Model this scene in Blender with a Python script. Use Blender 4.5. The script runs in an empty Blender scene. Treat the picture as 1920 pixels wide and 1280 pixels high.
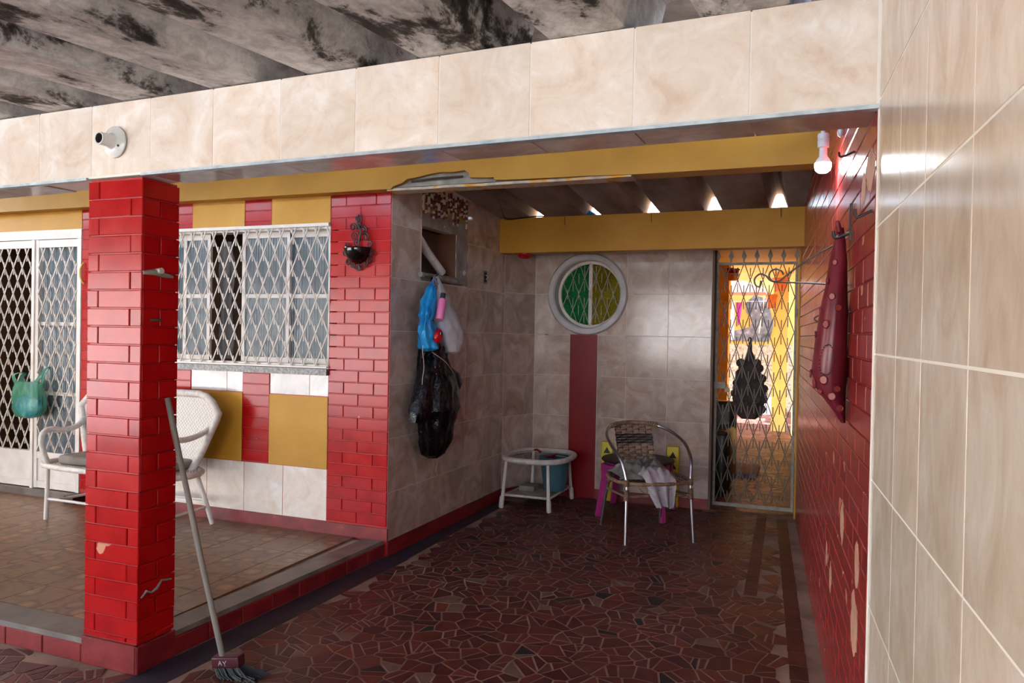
import bpy, math, random
from mathutils import Vector, Matrix, noise
random.seed(7)
SC = bpy.context.scene
COL = SC.collection
V3 = Vector

# ------------------------------------------------------------------ camera, sky, sun, exposure
F_PX, YAW, ROLL, PITCH, EYE = 1420.0, math.radians(21.2), 0.018, math.atan(15.4 / 1420.0), V3((0, 0, 1.5))
fw = V3((-math.sin(YAW) * math.cos(PITCH), math.cos(YAW) * math.cos(PITCH), -math.sin(PITCH)))
r0 = V3((math.cos(YAW), math.sin(YAW), 0)); u0 = r0.cross(fw)
CR = math.cos(ROLL) * r0 + math.sin(ROLL) * u0
CU = -math.sin(ROLL) * r0 + math.cos(ROLL) * u0
cd = bpy.data.cameras.new('camera'); cam = bpy.data.objects.new('camera', cd); COL.objects.link(cam)
cd.sensor_width = 36.0; cd.lens = 36.0 * F_PX / 1920.0; cd.clip_start = 0.02; cd.clip_end = 200
m = Matrix((CR, CU, -fw)).transposed().to_4x4(); m.translation = EYE
cam.matrix_world = m; SC.camera = cam
w = bpy.data.worlds.new('sky'); SC.world = w; w.use_nodes = True
nt = w.node_tree; bg = nt.nodes['Background']
sky = nt.nodes.new('ShaderNodeTexSky'); sky.sky_type = 'NISHITA'; sky.sun_disc = False
sky.sun_elevation = math.radians(52); sky.sun_rotation = math.radians(-80); sky.air_density = 1.0; sky.dust_density = 3.0
nt.links.new(sky.outputs[0], bg.inputs[0]); bg.inputs[1].default_value = 0.55
sd = bpy.data.lights.new('sun', 'SUN'); sun = bpy.data.objects.new('sun', sd); COL.objects.link(sun)
sd.energy = 9.0; sd.color = (1.0, .97, .93); sd.angle = math.radians(0.6)
sun.rotation_euler = V3((0.52, -0.42, -1.0)).to_track_quat('-Z', 'Y').to_euler()
VS = SC.view_settings
VS.view_transform = 'Standard'; VS.look = 'None'; VS.gamma = 1.0; VS.use_curve_mapping = False; VS.exposure = 2.3

# ------------------------------------------------------------------ materials
def lin(h):
    h = h.lstrip('#'); c = [int(h[i:i + 2], 16) / 255 for i in (0, 2, 4)]
    return tuple((x / 12.92 if x <= .04045 else ((x + .055) / 1.055) ** 2.4) for x in c) + (1,)
def base_mat(name, col='#808080', rough=.5, metal=0, spec=.5):
    M = bpy.data.materials.new(name); M.use_nodes = True
    b = M.node_tree.nodes['Principled BSDF']
    b.inputs['Base Color'].default_value = lin(col) if isinstance(col, str) else col
    b.inputs['Roughness'].default_value = rough; b.inputs['Metallic'].default_value = metal
    b.inputs['Specular IOR Level'].default_value = spec
    return M, M.node_tree, b
class NT:
    def __init__(s, t): s.t = t
    def n(s, typ, **k):
        x = s.t.nodes.new('ShaderNode' + typ)
        for a, b in k.items(): setattr(x, a, b)
        return x
    def l(s, a, b): s.t.links.new(a, b)
    def coord(s, scale=(1, 1, 1), rnd=0.0, kind='Object'):
        tc = s.n('TexCoord'); mp = s.n('Mapping'); mp.inputs['Scale'].default_value = scale
        s.l(tc.outputs[kind], mp.inputs['Vector'])
        if rnd:
            oi = s.n('ObjectInfo'); ma = s.n('VectorMath', operation='SCALE'); ma.inputs[0].default_value = (rnd, rnd * .73, rnd * .41)
            s.l(oi.outputs['Random'], ma.inputs['Scale']); s.l(ma.outputs[0], mp.inputs['Location'])
        return mp.outputs[0]
    def noise(s, vec, scale, detail=4, rough=.5, dist=0):
        x = s.n('TexNoise'); x.inputs['Scale'].default_value = scale; x.inputs['Detail'].default_value = detail
        x.inputs['Roughness'].default_value = rough; x.inputs['Distortion'].default_value = dist
        s.l(vec, x.inputs['Vector']); return x.outputs['Fac']
    def ramp(s, fac, stops):
        x = s.n('ValToRGB'); e = x.color_ramp.elements
        while len(e) > 1: e.remove(e[-1])
        e[0].position = stops[0][0]; e[0].color = lin(stops[0][1])
        for p, c in stops[1:]:
            k = e.new(p); k.color = lin(c)
        s.l(fac, x.inputs[0]); return x.outputs[0]
    def mix(s, fac, a, b, mode='MIX'):
        x = s.n('Mix', data_type='RGBA', blend_type=mode)
        for v, i in ((fac, 0), (a, 6), (b, 7)):
            if hasattr(v, 'is_linked') or hasattr(v, 'links'): s.l(v, x.inputs[i])
            elif isinstance(v, str): x.inputs[i].default_value = lin(v)
            else: x.inputs[i].default_value = v
        return x.outputs[2]
    def bump(s, h, bsdf, strength=.3, dist=.01):
        x = s.n('Bump'); x.inputs['Strength'].default_value = strength; x.inputs['Distance'].default_value = dist
        s.l(h, x.inputs['Height']); s.l(x.outputs[0], bsdf.inputs['Normal'])

def mat_noise(name, stops, scale=5, rough=.5, bump=0, bscale=30, rnd=5, metal=0, spec=.5, stretch=(1, 1, 1), detail=5):
    M, t, b = base_mat(name, stops[0][1], rough, metal, spec); g = NT(t)
    c = g.coord(stretch, rnd); f = g.noise(c, scale, detail, .55)
    g.l(g.ramp(f, stops), b.inputs['Base Color'])
    if bump: g.bump(g.noise(c, bscale, 4), b, bump, .005)
    return M
def mat_marble(name, stops, rough=.16, st=(1, 1, 1)):
    M, t, b = base_mat(name, '#e0d0c0', rough); g = NT(t)
    c = g.coord(st, 37)
    f = g.noise(c, 4.2, 6, .62, 1.2); v = g.noise(c, 13, 6, .7, 2.0)
    a = g.ramp(f, stops)
    a = g.mix(.22, a, g.ramp(v, [(.35, '#d9bda8'), (.5, '#efe4da'), (.7, '#fbf8f5')]), 'MULTIPLY')
    oi = g.n('ObjectInfo'); hv = g.n('HueSaturation'); mr = g.n('MapRange'); mr.inputs[3].default_value = .93; mr.inputs[4].default_value = 1.06
    g.l(oi.outputs['Random'], mr.inputs[0]); g.l(mr.outputs[0], hv.inputs['Value']); g.l(a, hv.inputs['Color']); g.l(hv.outputs[0], b.inputs['Base Color'])
    g.bump(g.noise(c, 9, 3), b, .06, .01)
    return M
def mat_red(name, c0, c1, c2, rough=.2, chip_at=.735):
    M, t, b = base_mat(name, c1, rough, 0, .3); g = NT(t)
    c = g.coord((1, 1, 1), 11); f = g.noise(c, 7, 5, .6)
    col = g.ramp(f, [(.3, c0), (.5, c1), (.72, c2)])
    chip = g.ramp(g.noise(g.coord((1, 1, 1), 29), 6, 3, .5), [(.0, '#000000'), (chip_at, '#000000'), (chip_at + .012, '#ffffff')])
    g.l(g.mix(chip, col, '#c98a70'), b.inputs['Base Color'])
    g.bump(g.noise(c, 10, 4, .5), b, .10, .005)
    rr = g.n('MapRange'); rr.inputs[3].default_value = rough - .03; rr.inputs[4].default_value = rough + .10; g.l(f, rr.inputs[0]); g.l(rr.outputs[0], b.inputs['Roughness'])
    return M
def mat_roof(name, light, mid, dark):
    M, t, b = base_mat(name, mid, .9, 0, .2); g = NT(t)
    c = g.coord((1, .5, 1)); c2 = g.coord((1, 1, 1))
    f = g.noise(c, 6.5, 10, .70, .35); f2 = g.noise(c2, 1.6, 3, .5); f3 = g.noise(c2, 34, 6, .65)
    x = g.n('Math', operation='MULTIPLY_ADD'); x.inputs[1].default_value = .55; g.l(f2, x.inputs[0]); g.l(f, x.inputs[2])
    y = g.n('Math', operation='MULTIPLY_ADD'); y.inputs[1].default_value = .12; g.l(f3, y.inputs[0]); g.l(x.outputs[0], y.inputs[2])
    big = g.ramp(y.outputs[0], [(.68, dark), (.735, '#66625f'), (.785, mid), (.88, light), (1.0, '#e2e2e0')])
    fine = g.ramp(g.noise(g.coord((1, .7, 1)), 17, 9, .72, .5), [(.34, '#4d4946'), (.45, '#a19e9b'), (.56, '#e9e8e6'), (.7, '#ffffff')])
    g.l(g.mix(.42, big, fine, 'MULTIPLY'), b.inputs['Base Color'])
    g.bump(f3, b, .35, .01); return M
def mat_mosaic(name, wet=1.0, island=False):
    M, t, b = base_mat(name, '#5a2a22', .3, 0, .35); g = NT(t)
    src = g.n('NewGeometry').outputs['Random Per Island'] if island else g.n('ObjectInfo').outputs['Random']
    r = g.ramp(src, [(0, '#57221d'), (.18, '#652a22'), (.36, '#4e1e1b'), (.52, '#6e3026'), (.66, '#5a2824'), (.8, '#64342c'), (.905, '#441d1a'), (.935, '#74594a'), (.968, '#221b1c')])
    r.node.color_ramp.interpolation = 'CONSTANT'
    c = g.coord((1, 1, 1), 3); f = g.noise(c, 14, 4)
    g.l(g.mix(.55, r, g.ramp(f, [(.3, '#8a8080'), (.7, '#ffffff')]), 'MULTIPLY'), b.inputs['Base Color'])
    rr = g.n('MapRange'); rr.inputs[3].default_value = .34; rr.inputs[4].default_value = .62; g.l(g.noise(c, 5, 3), rr.inputs[0]); g.l(rr.outputs[0], b.inputs['Roughness'])
    g.bump(g.noise(c, 60, 3), b, .12, .003); return M
def mat_bag(name, col, rough=.18, trans=0, alpha=1.0, stops=None, bump=.5):
    M, t, b = base_mat(name, col, rough); g = NT(t)
    c = g.coord((1, 1, .6)); f = g.noise(c, 26, 4, .6, .8)
    if stops: g.l(g.ramp(g.noise(c, 9, 3), stops), b.inputs['Base Color'])
    g.bump(f, b, bump, .02); b.inputs['Transmission Weight'].default_value = trans; b.inputs['Alpha'].default_value = alpha
    return M
def mat_weave(name, c0, c1, sx=60, sy=60, rough=.5, axis='Object'):
    M, t, b = base_mat(name, c1, rough); g = NT(t)
    c = g.coord((sx, sy, sx)); ch = g.n('TexChecker'); ch.inputs['Scale'].default_value = 1.0; g.l(c, ch.inputs['Vector'])
    ch.inputs[1].default_value = lin(c0); ch.inputs[2].default_value = lin(c1)
    g.l(ch.outputs[0], b.inputs['Base Color']); g.bump(ch.outputs[1], b, .6, .004); return M
def flat(name, col, rough=.5, metal=0, spec=.5): return base_mat(name, col, rough, metal, spec)[0]

M_TILE = mat_marble('cream_marble_tile', [(.30, '#dccbba'), (.42, '#e5d9cb'), (.55, '#ece4da'), (.66, '#f4f1ec')])
M_TILE_V = mat_marble('cream_streaked_tile', [(.28, '#cdbcaa'), (.42, '#d6c7b7'), (.55, '#ded2c5'), (.7, '#e6dfd6')], .18, (1.5, .8, 1))
M_TILE_W = mat_marble('white_marble_tile', [(.3, '#b0aca7'), (.5, '#c4c1bc'), (.7, '#d4d2ce')], .12)
M_TILE_B = mat_marble('pink_grey_marble_tile', [(.3, '#a38b7c'), (.45, '#b39e90'), (.58, '#c2b1a5'), (.72, '#cfc3ba')], .12)
M_GROUT = flat('light_grout', '#e6e2da', .8)
M_GROUT_D = flat('grey_grout', '#cdc4ba', .8)
M_RED = mat_red('red_gloss_brick', '#98060a', '#aa080c', '#b21010', .15)
M_RED_W = mat_red('red_worn_brick', '#86282a', '#93302f', '#9e3c38', .19, .69)
M_REDM = flat('red_painted_mortar', '#a81216', .35)
M_REDM_W = mat_noise('red_worn_mortar', [(.3, '#7c1416'), (.6, '#8f2a28'), (.75, '#a86a5c')], 12, .5)
M_REDFLAT = mat_noise('red_smooth_paint', [(.3, '#74040c'), (.7, '#820610')], 4, .3, spec=.35)
M_REDKERB = mat_noise('red_floor_paint', [(.28, '#64161a'), (.5, '#7c1c1f'), (.70, '#8a2a28'), (.80, '#a0736a')], 9, .4, .3, 40)
M_YEL = mat_noise('mustard_paint', [(.25, '#b47f1e'), (.5, '#be8a28'), (.75, '#c9993e')], 2.2, .5, .15, 30, rnd=0, spec=.35)
M_YEL_D = mat_noise('deep_shaded_mustard_paint', [(.25, '#9c6c14'), (.5, '#ab7a1c'), (.75, '#b8882c')], 2.2, .5, .15, 30, rnd=0, spec=.35)  # deeper mustard, with the shade behind the tiled beam mixed into the colour
M_YEL_BR = mat_noise('bright_yellow_paint', [(.3, '#eda31c'), (.7, '#f6b630')], 2, .5, rnd=0)
M_YEL_PALE = mat_noise('pale_yellow_paint', [(.3, '#f0cf7a'), (.7, '#f7de96')], 2, .6, rnd=0)
M_ROOF = mat_roof('mouldy_concrete', '#dcdcda', '#c2c1bf', '#37332f')
M_ROOF2 = mat_noise('brown_concrete', [(.28, '#6f6058'), (.45, '#8b7b71'), (.6, '#9a8b81'), (.75, '#a89b92')], 4, .85, .3, 40, spec=.2, stretch=(1, .4, 1), rnd=0)
M_CEM = mat_noise('raw_cement', [(.3, '#6f6a62'), (.55, '#8d877d'), (.75, '#a9a399')], 9, .9, .6, 22)
M_STONE = mat_noise('grey_kerb_stone', [(.3, '#5a514b'), (.5, '#6f655d'), (.7, '#7f766d')], 6, .45, .2, 60)
M_SILL = mat_noise('granite_sill', [(.35, '#4c4a48'), (.5, '#6b6966'), (.65, '#8a8784')], 60, .35)
M_PORCH = None
M_MOS = mat_mosaic('mosaic_shard'); M_MOS_I = mat_mosaic('mosaic_shards_joined', island=True)
M_MGROUT = mat_noise('mosaic_grout', [(.3, '#7a6353'), (.5, '#94796a'), (.7, '#a58d7c')], 5, .85, spec=.2)
M_WET = mat_noise('dark_cement_strip', [(.3, '#26222c'), (.6, '#35303a')], 5, .6, spec=.3)
M_BORDER = mat_noise('border_floor_tile', [(.3, '#4a2419'), (.6, '#5e3024')], 6, .6, spec=.3)
M_WHITE = mat_noise('white_enamel', [(.3, '#cfc6bb'), (.55, '#dcd5cb'), (.75, '#e6e0d8')], 7, .4)
M_GRILLE = mat_noise('grille_enamel', [(.3, '#a89e92'), (.6, '#c2b8ac')], 20, .4)
M_ALU = flat('aluminium', '#b9babd', .28, 1.0)
M_STEEL = mat_noise('galvanised_strip', [(.3, '#9fb0ba'), (.6, '#c3d0d6')], 20, .35, metal=.6)
M_GATE = mat_noise('grey_gate_paint', [(.3, '#77736b'), (.6, '#928d84')], 25, .5)
M_GATEBAR = flat('dark_gate_bar', '#5f564c', .5)
M_IRON = flat('black_iron', '#14110f', .45)
M_IRON_G = flat('grey_iron', '#4a433e', .5, .5)
M_BLACKG = flat('black_gloss', '#06070a', .07)
M_PORC = mat_noise('porcelain', [(.3, '#c9ccc9'), (.7, '#dfe1de')], 6, .2)
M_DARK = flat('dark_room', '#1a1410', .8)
M_DARKWOOD = mat_noise('dark_brown_wood', [(.3, '#4c2c1b'), (.6, '#6b3f26')], 6, .6, .3, 30, stretch=(1, 1, .2))
M_PVC = mat_noise('white_pvc', [(.3, '#a9a398'), (.6, '#c9c4ba')], 8, .4)
def porch_mat():
    M, t, b = base_mat('porch_tile', '#7a5842', .34); g = NT(t)
    c = g.coord((1, 1, 1), 13); wv = g.n('TexVoronoi', feature='SMOOTH_F1'); wv.inputs['Scale'].default_value = 7; wv.inputs['Smoothness'].default_value = .3
    g.l(c, wv.inputs['Vector'])
    a = g.ramp(wv.outputs[0], [(.12, '#a87c56'), (.30, '#8f6746'), (.40, '#63432d'), (.55, '#86603f')])
    g.l(g.mix(.5, a, g.ramp(g.noise(g.coord((1, 1, 1), 0, 'Generated'), 9, 5), [(.3, '#a89a90'), (.7, '#ffffff')]), 'MULTIPLY'), b.inputs['Base Color'])
    g.bump(g.noise(c, 18, 3), b, .15, .004); return M
M_PORCH = porch_mat()
def glass_mat(name, c0, c1, wave=True, scale=90, rough=.12, trans=.55):
    M, t, b = base_mat(name, c0, rough); g = NT(t); c = g.coord((1, 1, 1))
    g.l(g.ramp(g.noise(c, 3, 3), [(.35, c0), (.65, c1)]), b.inputs['Base Color'])
    if wave:
        wv = g.n('TexWave'); wv.inputs['Scale'].default_value = scale / 6.28; wv.bands_direction = 'X'; g.l(c, wv.inputs['Vector']); g.bump(wv.outputs[1], b, .55, .006)
    else:
        v = g.n('TexVoronoi'); v.inputs['Scale'].default_value = scale; g.l(c, v.inputs['Vector']); g.bump(v.outputs[0], b, .9, .02)
    b.inputs['Transmission Weight'].default_value = trans; b.inputs['IOR'].default_value = 1.45; return M
M_FLUTE = glass_mat('fluted_glass', '#8fa0a8', '#b4c2c8')
M_GREEN = glass_mat('green_hammered_glass', '#0f7a3c', '#1d9a50', False, 62, .1, .35)
M_AMBER = glass_mat('yellow_hammered_glass', '#8f8410', '#b5a51c', False, 62, .1, .35)

# ------------------------------------------------------------------ mesh helpers
def link(o, parent=None):
    COL.objects.link(o)
    if parent: o.parent = parent
    return o
class MB:
    def __init__(s): s.v = []; s.f = []
    def add(s, vs, fs):
        k = len(s.v); s.v += [tuple(x) for x in vs]; s.f += [tuple(i + k for i in f) for f in fs]; return s
    def box(s, a, b, M=None):
        (x0, y0, z0), (x1, y1, z1) = a, b
        vs = [V3(p) for p in ((x0, y0, z0), (x1, y0, z0), (x1, y1, z0), (x0, y1, z0), (x0, y0, z1), (x1, y0, z1), (x1, y1, z1), (x0, y1, z1))]
        if M: vs = [M @ p for p in vs]
        return s.add(vs, [(3, 2, 1, 0), (4, 5, 6, 7), (0, 1, 5, 4), (1, 2, 6, 5), (2, 3, 7, 6), (3, 0, 4, 7)])
    def tube(s, path, r, n=8, closed=False, flat_=1.0):
        P = [V3(p) for p in path]; k = len(P)
        R = r if isinstance(r, (list, tuple)) else [r] * k
        T = []
        for i in range(k):
            a = P[(i - 1) % k] if closed or i > 0 else P[i]; b = P[(i + 1) % k] if closed or i < k - 1 else P[i]
            d = (b - a); T.append(d.normalized() if d.length > 1e-9 else V3((0, 0, 1)))
        up = V3((0, 0, 1)) if abs(T[0].z) < .9 else V3((1, 0, 0))
        N = (up - T[0] * up.dot(T[0])).normalized(); vs = []
        for i in range(k):
            N = (N - T[i] * N.dot(T[i])); N = N.normalized() if N.length > 1e-6 else T[i].orthogonal().normalized()
            B = T[i].cross(N)
            for j in range(n):
                a = 2 * math.pi * j / n; vs.append(P[i] + (N * math.cos(a) + B * math.sin(a) * flat_) * R[i])
        fs = []
        for i in range(k if closed else k - 1):
            i2 = (i + 1) % k
            for j in range(n):
                j2 = (j + 1) % n; fs.append((i * n + j, i * n + j2, i2 * n + j2, i2 * n + j))
        if not closed: fs += [tuple(range(n))[::-1], tuple((k - 1) * n + j for j in range(n))]
        return s.add(vs, fs)
    def lathe(s, prof, n=24, M=None, cap=True):
        vs = []; fs = []
        for r, z in prof:
            for j in range(n):
                a = 2 * math.pi * j / n; vs.append(V3((r * math.cos(a), r * math.sin(a), z)))
        for i in range(len(prof) - 1):
            for j in range(n):
                j2 = (j + 1) % n; fs.append((i * n + j, i * n + j2, (i + 1) * n + j2, (i + 1) * n + j))
        if cap:
            if prof[0][0] > 1e-5: fs.append(tuple(range(n))[::-1])
            if prof[-1][0] > 1e-5: fs.append(tuple((len(prof) - 1) * n + j for j in range(n)))
        if M: vs = [M @ p for p in vs]
        return s.add(vs, fs)
    def loft(s, rows, n=28, amp=.0, freq=3.0, seed=0.0, cap=True, pleat=0, pn=9):
        vs = []; fs = []
        for i, (c, rx, ry) in enumerate(rows):
            c = V3(c)
            for j in range(n):
                a = 2 * math.pi * j / n; p = V3((rx * math.cos(a), ry * math.sin(a), 0))
                k = 1 + amp * noise.noise(V3((math.cos(a) * freq * .5 + seed, math.sin(a) * freq * .5, c.z * freq * 3 + seed))) * 2 + pleat * math.sin(a * pn + seed + 3 * noise.noise(V3((seed, 0, c.z * 4))))
                vs.append(c + p * k)
        for i in range(len(rows) - 1):
            for j in range(n):
                j2 = (j + 1) % n; fs.append((i * n + j, i * n + j2, (i + 1) * n + j2, (i + 1) * n + j))
        if cap: fs += [tuple(range(n))[::-1], tuple((len(rows) - 1) * n + j for j in range(n))]
        return s.add(vs, fs)
    def prism(s, poly, axis_o, u, v, n_, th):
        # outline poly in (u, v), thickness th along n_
        o, u, v, n_ = V3(axis_o), V3(u), V3(v), V3(n_); k = len(poly)
        vs = [o + u * a + v * b for a, b in poly] + [o + u * a + v * b + n_ * th for a, b in poly]
        fs = [tuple(range(k))[::-1], tuple(range(k, 2 * k))] + [(i, (i + 1) % k, k + (i + 1) % k, k + i) for i in range(k)]
        return s.add(vs, fs)
    def build(s, name, mat, parent=None, smooth=False, loc=None):
        me = bpy.data.meshes.new(name); me.from_pydata(s.v, [], s.f); me.update()
        me.materials.append(mat)
        import bmesh
        bm = bmesh.new(); bm.from_mesh(me); bmesh.ops.recalc_face_normals(bm, faces=bm.faces); bm.to_mesh(me); bm.free()
        if smooth:
            me.polygons.foreach_set('use_smooth', [True] * len(me.polygons)); me.set_sharp_from_angle(angle=math.radians(smooth if smooth > 1 else 50))
        o = bpy.data.objects.new(name, me)
        if loc: o.location = loc
        return link(o, parent)
def tag(o, label=None, cat=None, group=None, kind=None):
    for k, v in (('label', label), ('category', cat), ('group', group), ('kind', kind)):
        if v: o[k] = v
    return o
def thing(name, label, cat, loc=(0, 0, 0), rz=0, group=None):
    o = bpy.data.objects.new(name, None); o.empty_display_size = .1; o.location = loc; o.rotation_euler = (0, 0, rz); link(o)
    return tag(o, label, cat, group)
def struct(o, label=None): return tag(o, label, None, None, 'structure')
def smooth_path(pts, n=6, closed=False):
    P = [V3(p) for p in pts]; out = []; k = len(P)
    for i in range(k if closed else k - 1):
        if closed: a, b, c, d = P[i - 1], P[i], P[(i + 1) % k], P[(i + 2) % k]
        else: a, b, c, d = P[max(i - 1, 0)], P[i], P[i + 1], P[min(i + 2, k - 1)]
        for j in range(n):
            t = j / n; out.append(.5 * ((2 * b) + (c - a) * t + (2 * a - 5 * b + 4 * c - d) * t * t + (3 * b - 3 * c + d - a) * t ** 3))
    if not closed: out.append(P[-1])
    return out
class Frame:
    def __init__(s, o, u, n, v=(0, 0, 1)):
        s.o, s.u, s.v, s.n = V3(o), V3(u).normalized(), V3(v).normalized(), V3(n).normalized()
    def p(s, a, b, c=0): return s.o + s.u * a + s.v * b + s.n * c
    def mat(s, a, b, c=0):
        u = s.u if s.u.cross(s.v).dot(s.n) > 0 else -s.u
        M = Matrix((u, s.v, s.n)).transposed().to_4x4(); M.translation = s.p(a, b, c); return M
    def slab(s, mb, a0, a1, b0, b1, c0, c1):
        vs = [s.p(a, b, c) for c in (c0, c1) for a, b in ((a0, b0), (a1, b0), (a1, b1), (a0, b1))]
        return mb.add(vs, [(3, 2, 1, 0), (4, 5, 6, 7), (0, 1, 5, 4), (1, 2, 6, 5), (2, 3, 7, 6), (3, 0, 4, 7)])
_pc = {}
def piece_mesh(w, h, th, bev, mat, name):
    key = (round(w, 3), round(h, 3), round(th, 4), round(bev, 4), mat.name, name)
    if key not in _pc:
        x, y, b = w / 2, h / 2, bev
        vs = [(-x, -y, 0), (x, -y, 0), (x, y, 0), (-x, y, 0), (-x, -y, th - b), (x, -y, th - b), (x, y, th - b), (-x, y, th - b),
              (-x + b, -y + b, th), (x - b, -y + b, th), (x - b, y - b, th), (-x + b, y - b, th)]
        fs = [(8, 9, 10, 11)] + [(i, (i + 1) % 4, 4 + (i + 1) % 4, 4 + i) for i in range(4)] + [(4 + i, 4 + (i + 1) % 4, 8 + (i + 1) % 4, 8 + i) for i in range(4)]
        me = bpy.data.meshes.new(name); me.from_pydata(vs, [], fs); me.update(); me.materials.append(mat); _pc[key] = me
    return _pc[key]
def piece(fr, a0, a1, b0, b1, th, mat, parent, name='tile', gap=.003, bev=.002, tilt=0.0):
    if a1 - a0 < gap * 2 + bev * 2 + .002 or b1 - b0 < gap * 2 + bev * 2 + .002: return None
    o = bpy.data.objects.new(name, piece_mesh(a1 - a0 - gap, b1 - b0 - gap, th, bev, mat, name))
    M = fr.mat((a0 + a1) / 2, (b0 + b1) / 2, 0)
    if tilt: M = M @ Matrix.Rotation(random.uniform(-tilt, tilt), 4, 'X') @ Matrix.Rotation(random.uniform(-tilt, tilt), 4, 'Y')
    o.matrix_world = M; link(o); o.parent = parent; o.matrix_parent_inverse = Matrix(); o.matrix_basis = M
    return o
def proj(p):
    d = V3(p) - EYE; z = d.dot(fw)
    if z < .05: return None
    return 960 + F_PX * d.dot(CR) / z, 640 - F_PX * d.dot(CU) / z, z
# ------------------------------------------------------------------ setting
RW = Frame((.302, 0, 0), (-.052, .9986, 0), (-.9986, -.052, 0))        # right wall: s runs into the picture
LW = Frame((-2.575, 4.394, 0), (.02, 1, 0), (1, -.02, 0))              # side wall of the house, along the passage
FA = Frame((0, 4.394, 0), (1, 0, 0), (0, -1, 0))                       # porch facade
BW = Frame((0, 6.74, 0), (1, 0, 0), (0, -1, 0))                        # back wall
CH = Frame((-2.536, 6.33, 0), (.15, .41, 0), (.41, -.15, 0))           # chamfered corner
CHL = math.hypot(.15, .41)
def beam_y(x): return 2.447 - .037 * (x + 2.67)
BF = Frame((0, beam_y(0), 0), (1, -.037, 0), (-.037, -1, 0))           # front of tiled beam
BS = Frame((0, beam_y(0), 2.143), (1, -.037, 0), (0, 0, -1), (.037, 1, 0))

# ground slab, street and mosaic
floor = struct(MB().box((-12, -3.0, -.2), (1.2, 18, -.0022)).build('floor', M_MGROUT), 'red broken-tile mosaic floor of the garage passage')
struct(MB().box((-30, -40, -.25), (30, -3.0, -.003)).build('street_pavement', mat_noise('pale_concrete', [(.3, '#b0aeac'), (.6, '#c4c2c0')], 2, .9)), 'pale sunlit concrete yard in front of the garage')
def clip(poly, px, py, nx, ny):
    out = []; k = len(poly)
    for i in range(k):
        a, b = poly[i], poly[(i + 1) % k]
        da = (a[0] - px) * nx + (a[1] - py) * ny; db = (b[0] - px) * nx + (b[1] - py) * ny
        if da <= 0: out.append(a)
        if (da < 0) != (db < 0) and abs(da - db) > 1e-12:
            t = da / (da - db); out.append((a[0] + (b[0] - a[0]) * t, a[1] + (b[1] - a[1]) * t))
    return out
def voronoi(x0, x1, y0, y1, s, inside, gap, jit=.95):
    nx, ny = int((x1 - x0) / s) + 1, int((y1 - y0) / s) + 1; pts = {}
    for i in range(-3, nx + 3):
        for j in range(-3, ny + 3):
            pts[i, j] = (x0 + (i + .5 + random.uniform(-.5, .5) * jit) * s, y0 + (j + .5 + random.uniform(-.5, .5) * jit) * s)
    cells = []
    for i in range(nx):
        for j in range(ny):
            c = pts[i, j]
            if not inside(*c): continue
            poly = [(c[0] - s * 2, c[1] - s * 2), (c[0] + s * 2, c[1] - s * 2), (c[0] + s * 2, c[1] + s * 2), (c[0] - s * 2, c[1] + s * 2)]
            for a in range(-3, 4):
                for b in range(-3, 4):
                    if (a or b) and (i + a, j + b) in pts:
                        q = pts[i + a, j + b]; dx, dy = q[0] - c[0], q[1] - c[1]; L = math.hypot(dx, dy)
                        if L < 1e-6: continue
                        g = gap * random.uniform(.6, 1.3)
                        poly = clip(poly, (c[0] + q[0]) / 2 - dx / L * g / 2, (c[1] + q[1]) / 2 - dy / L * g / 2, dx / L, dy / L)
                        if len(poly) < 3: break
                if len(poly) < 3: break
            if len(poly) >= 3: cells.append((c, poly))
    return cells
def split(poly):
    k = len(poly); cx = sum(p[0] for p in poly) / k; cy = sum(p[1] for p in poly) / k; a = random.uniform(0, math.pi); nx, ny = math.cos(a), math.sin(a); g = .005
    return [q for q in (clip(poly, cx - nx * g, cy - ny * g, nx, ny), clip(poly, cx + nx * g, cy + ny * g, -nx, -ny)) if len(q) >= 3]
def shards(cells, prob):
    out = []
    for c, p in cells:
        for q in (split(p) if random.random() < prob else [p]):
            k = len(q); out.append(((sum(t[0] for t in q) / k, sum(t[1] for t in q) / k), q))
    return out
def shard(mb, poly, off=(0, 0), th=.007, dz=0):
    k = len(poly); P = [(x - off[0], y - off[1]) for x, y in poly]
    cx = sum(p[0] for p in P) / k; cy = sum(p[1] for p in P) / k
    tz = [dz] * k
    vs = [(x, y, -th) for x, y in P] + [(x, y, -.0006 + dz) for x, y in P] + [(cx + (x - cx) * .97, cy + (y - cy) * .97, dz) for x, y in P]
    fs = [tuple(range(2 * k, 3 * k))]
    for i in range(k):
        j = (i + 1) % k; fs += [(i, j, k + j, k + i), (k + i, k + j, 2 * k + j, 2 * k + i)]
    mb.add(vs, fs)
def rw_x(y): return .302 - .0521 * y
def kerb_x(y): return -2.665 + .043 * (y - 2.45)
def in_main(x, y):
    if y < 2.40: return -4.2 < x < rw_x(y) - .16
    if y > 6.70: return -.74 < x < -.13
    return kerb_x(min(y, 4.4)) + .19 < x < rw_x(y) - .17 and not (-.36 - .02 * (y - 6.7) < x < -.28 - .02 * (y - 6.7) + .0 and y > 4.6)
cells = shards(voronoi(-4.3, .3, 1.7, 6.98, .104, in_main, .009, 1.25), .62)
def area(p): return abs(sum(p[i][0] * p[(i + 1) % len(p)][1] - p[(i + 1) % len(p)][0] * p[i][1] for i in range(len(p)))) / 2
scored = []
for c, poly in cells:
    q = proj((c[0], c[1], 0)); sc = 0
    if q and 0 < q[0] < 1920 and 0 < q[1] < 1275: sc = area(poly) / q[2] ** 3
    scored.append((sc, c, poly))
scored.sort(key=lambda t: -t[0])
for sc, c, poly in scored[:295]:
    mb = MB(); shard(mb, poly, c, dz=random.uniform(-.0004, .0006)); mb.build('mosaic_tile', M_MOS, floor, loc=(c[0], c[1], 0))
rest = MB()
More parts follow.
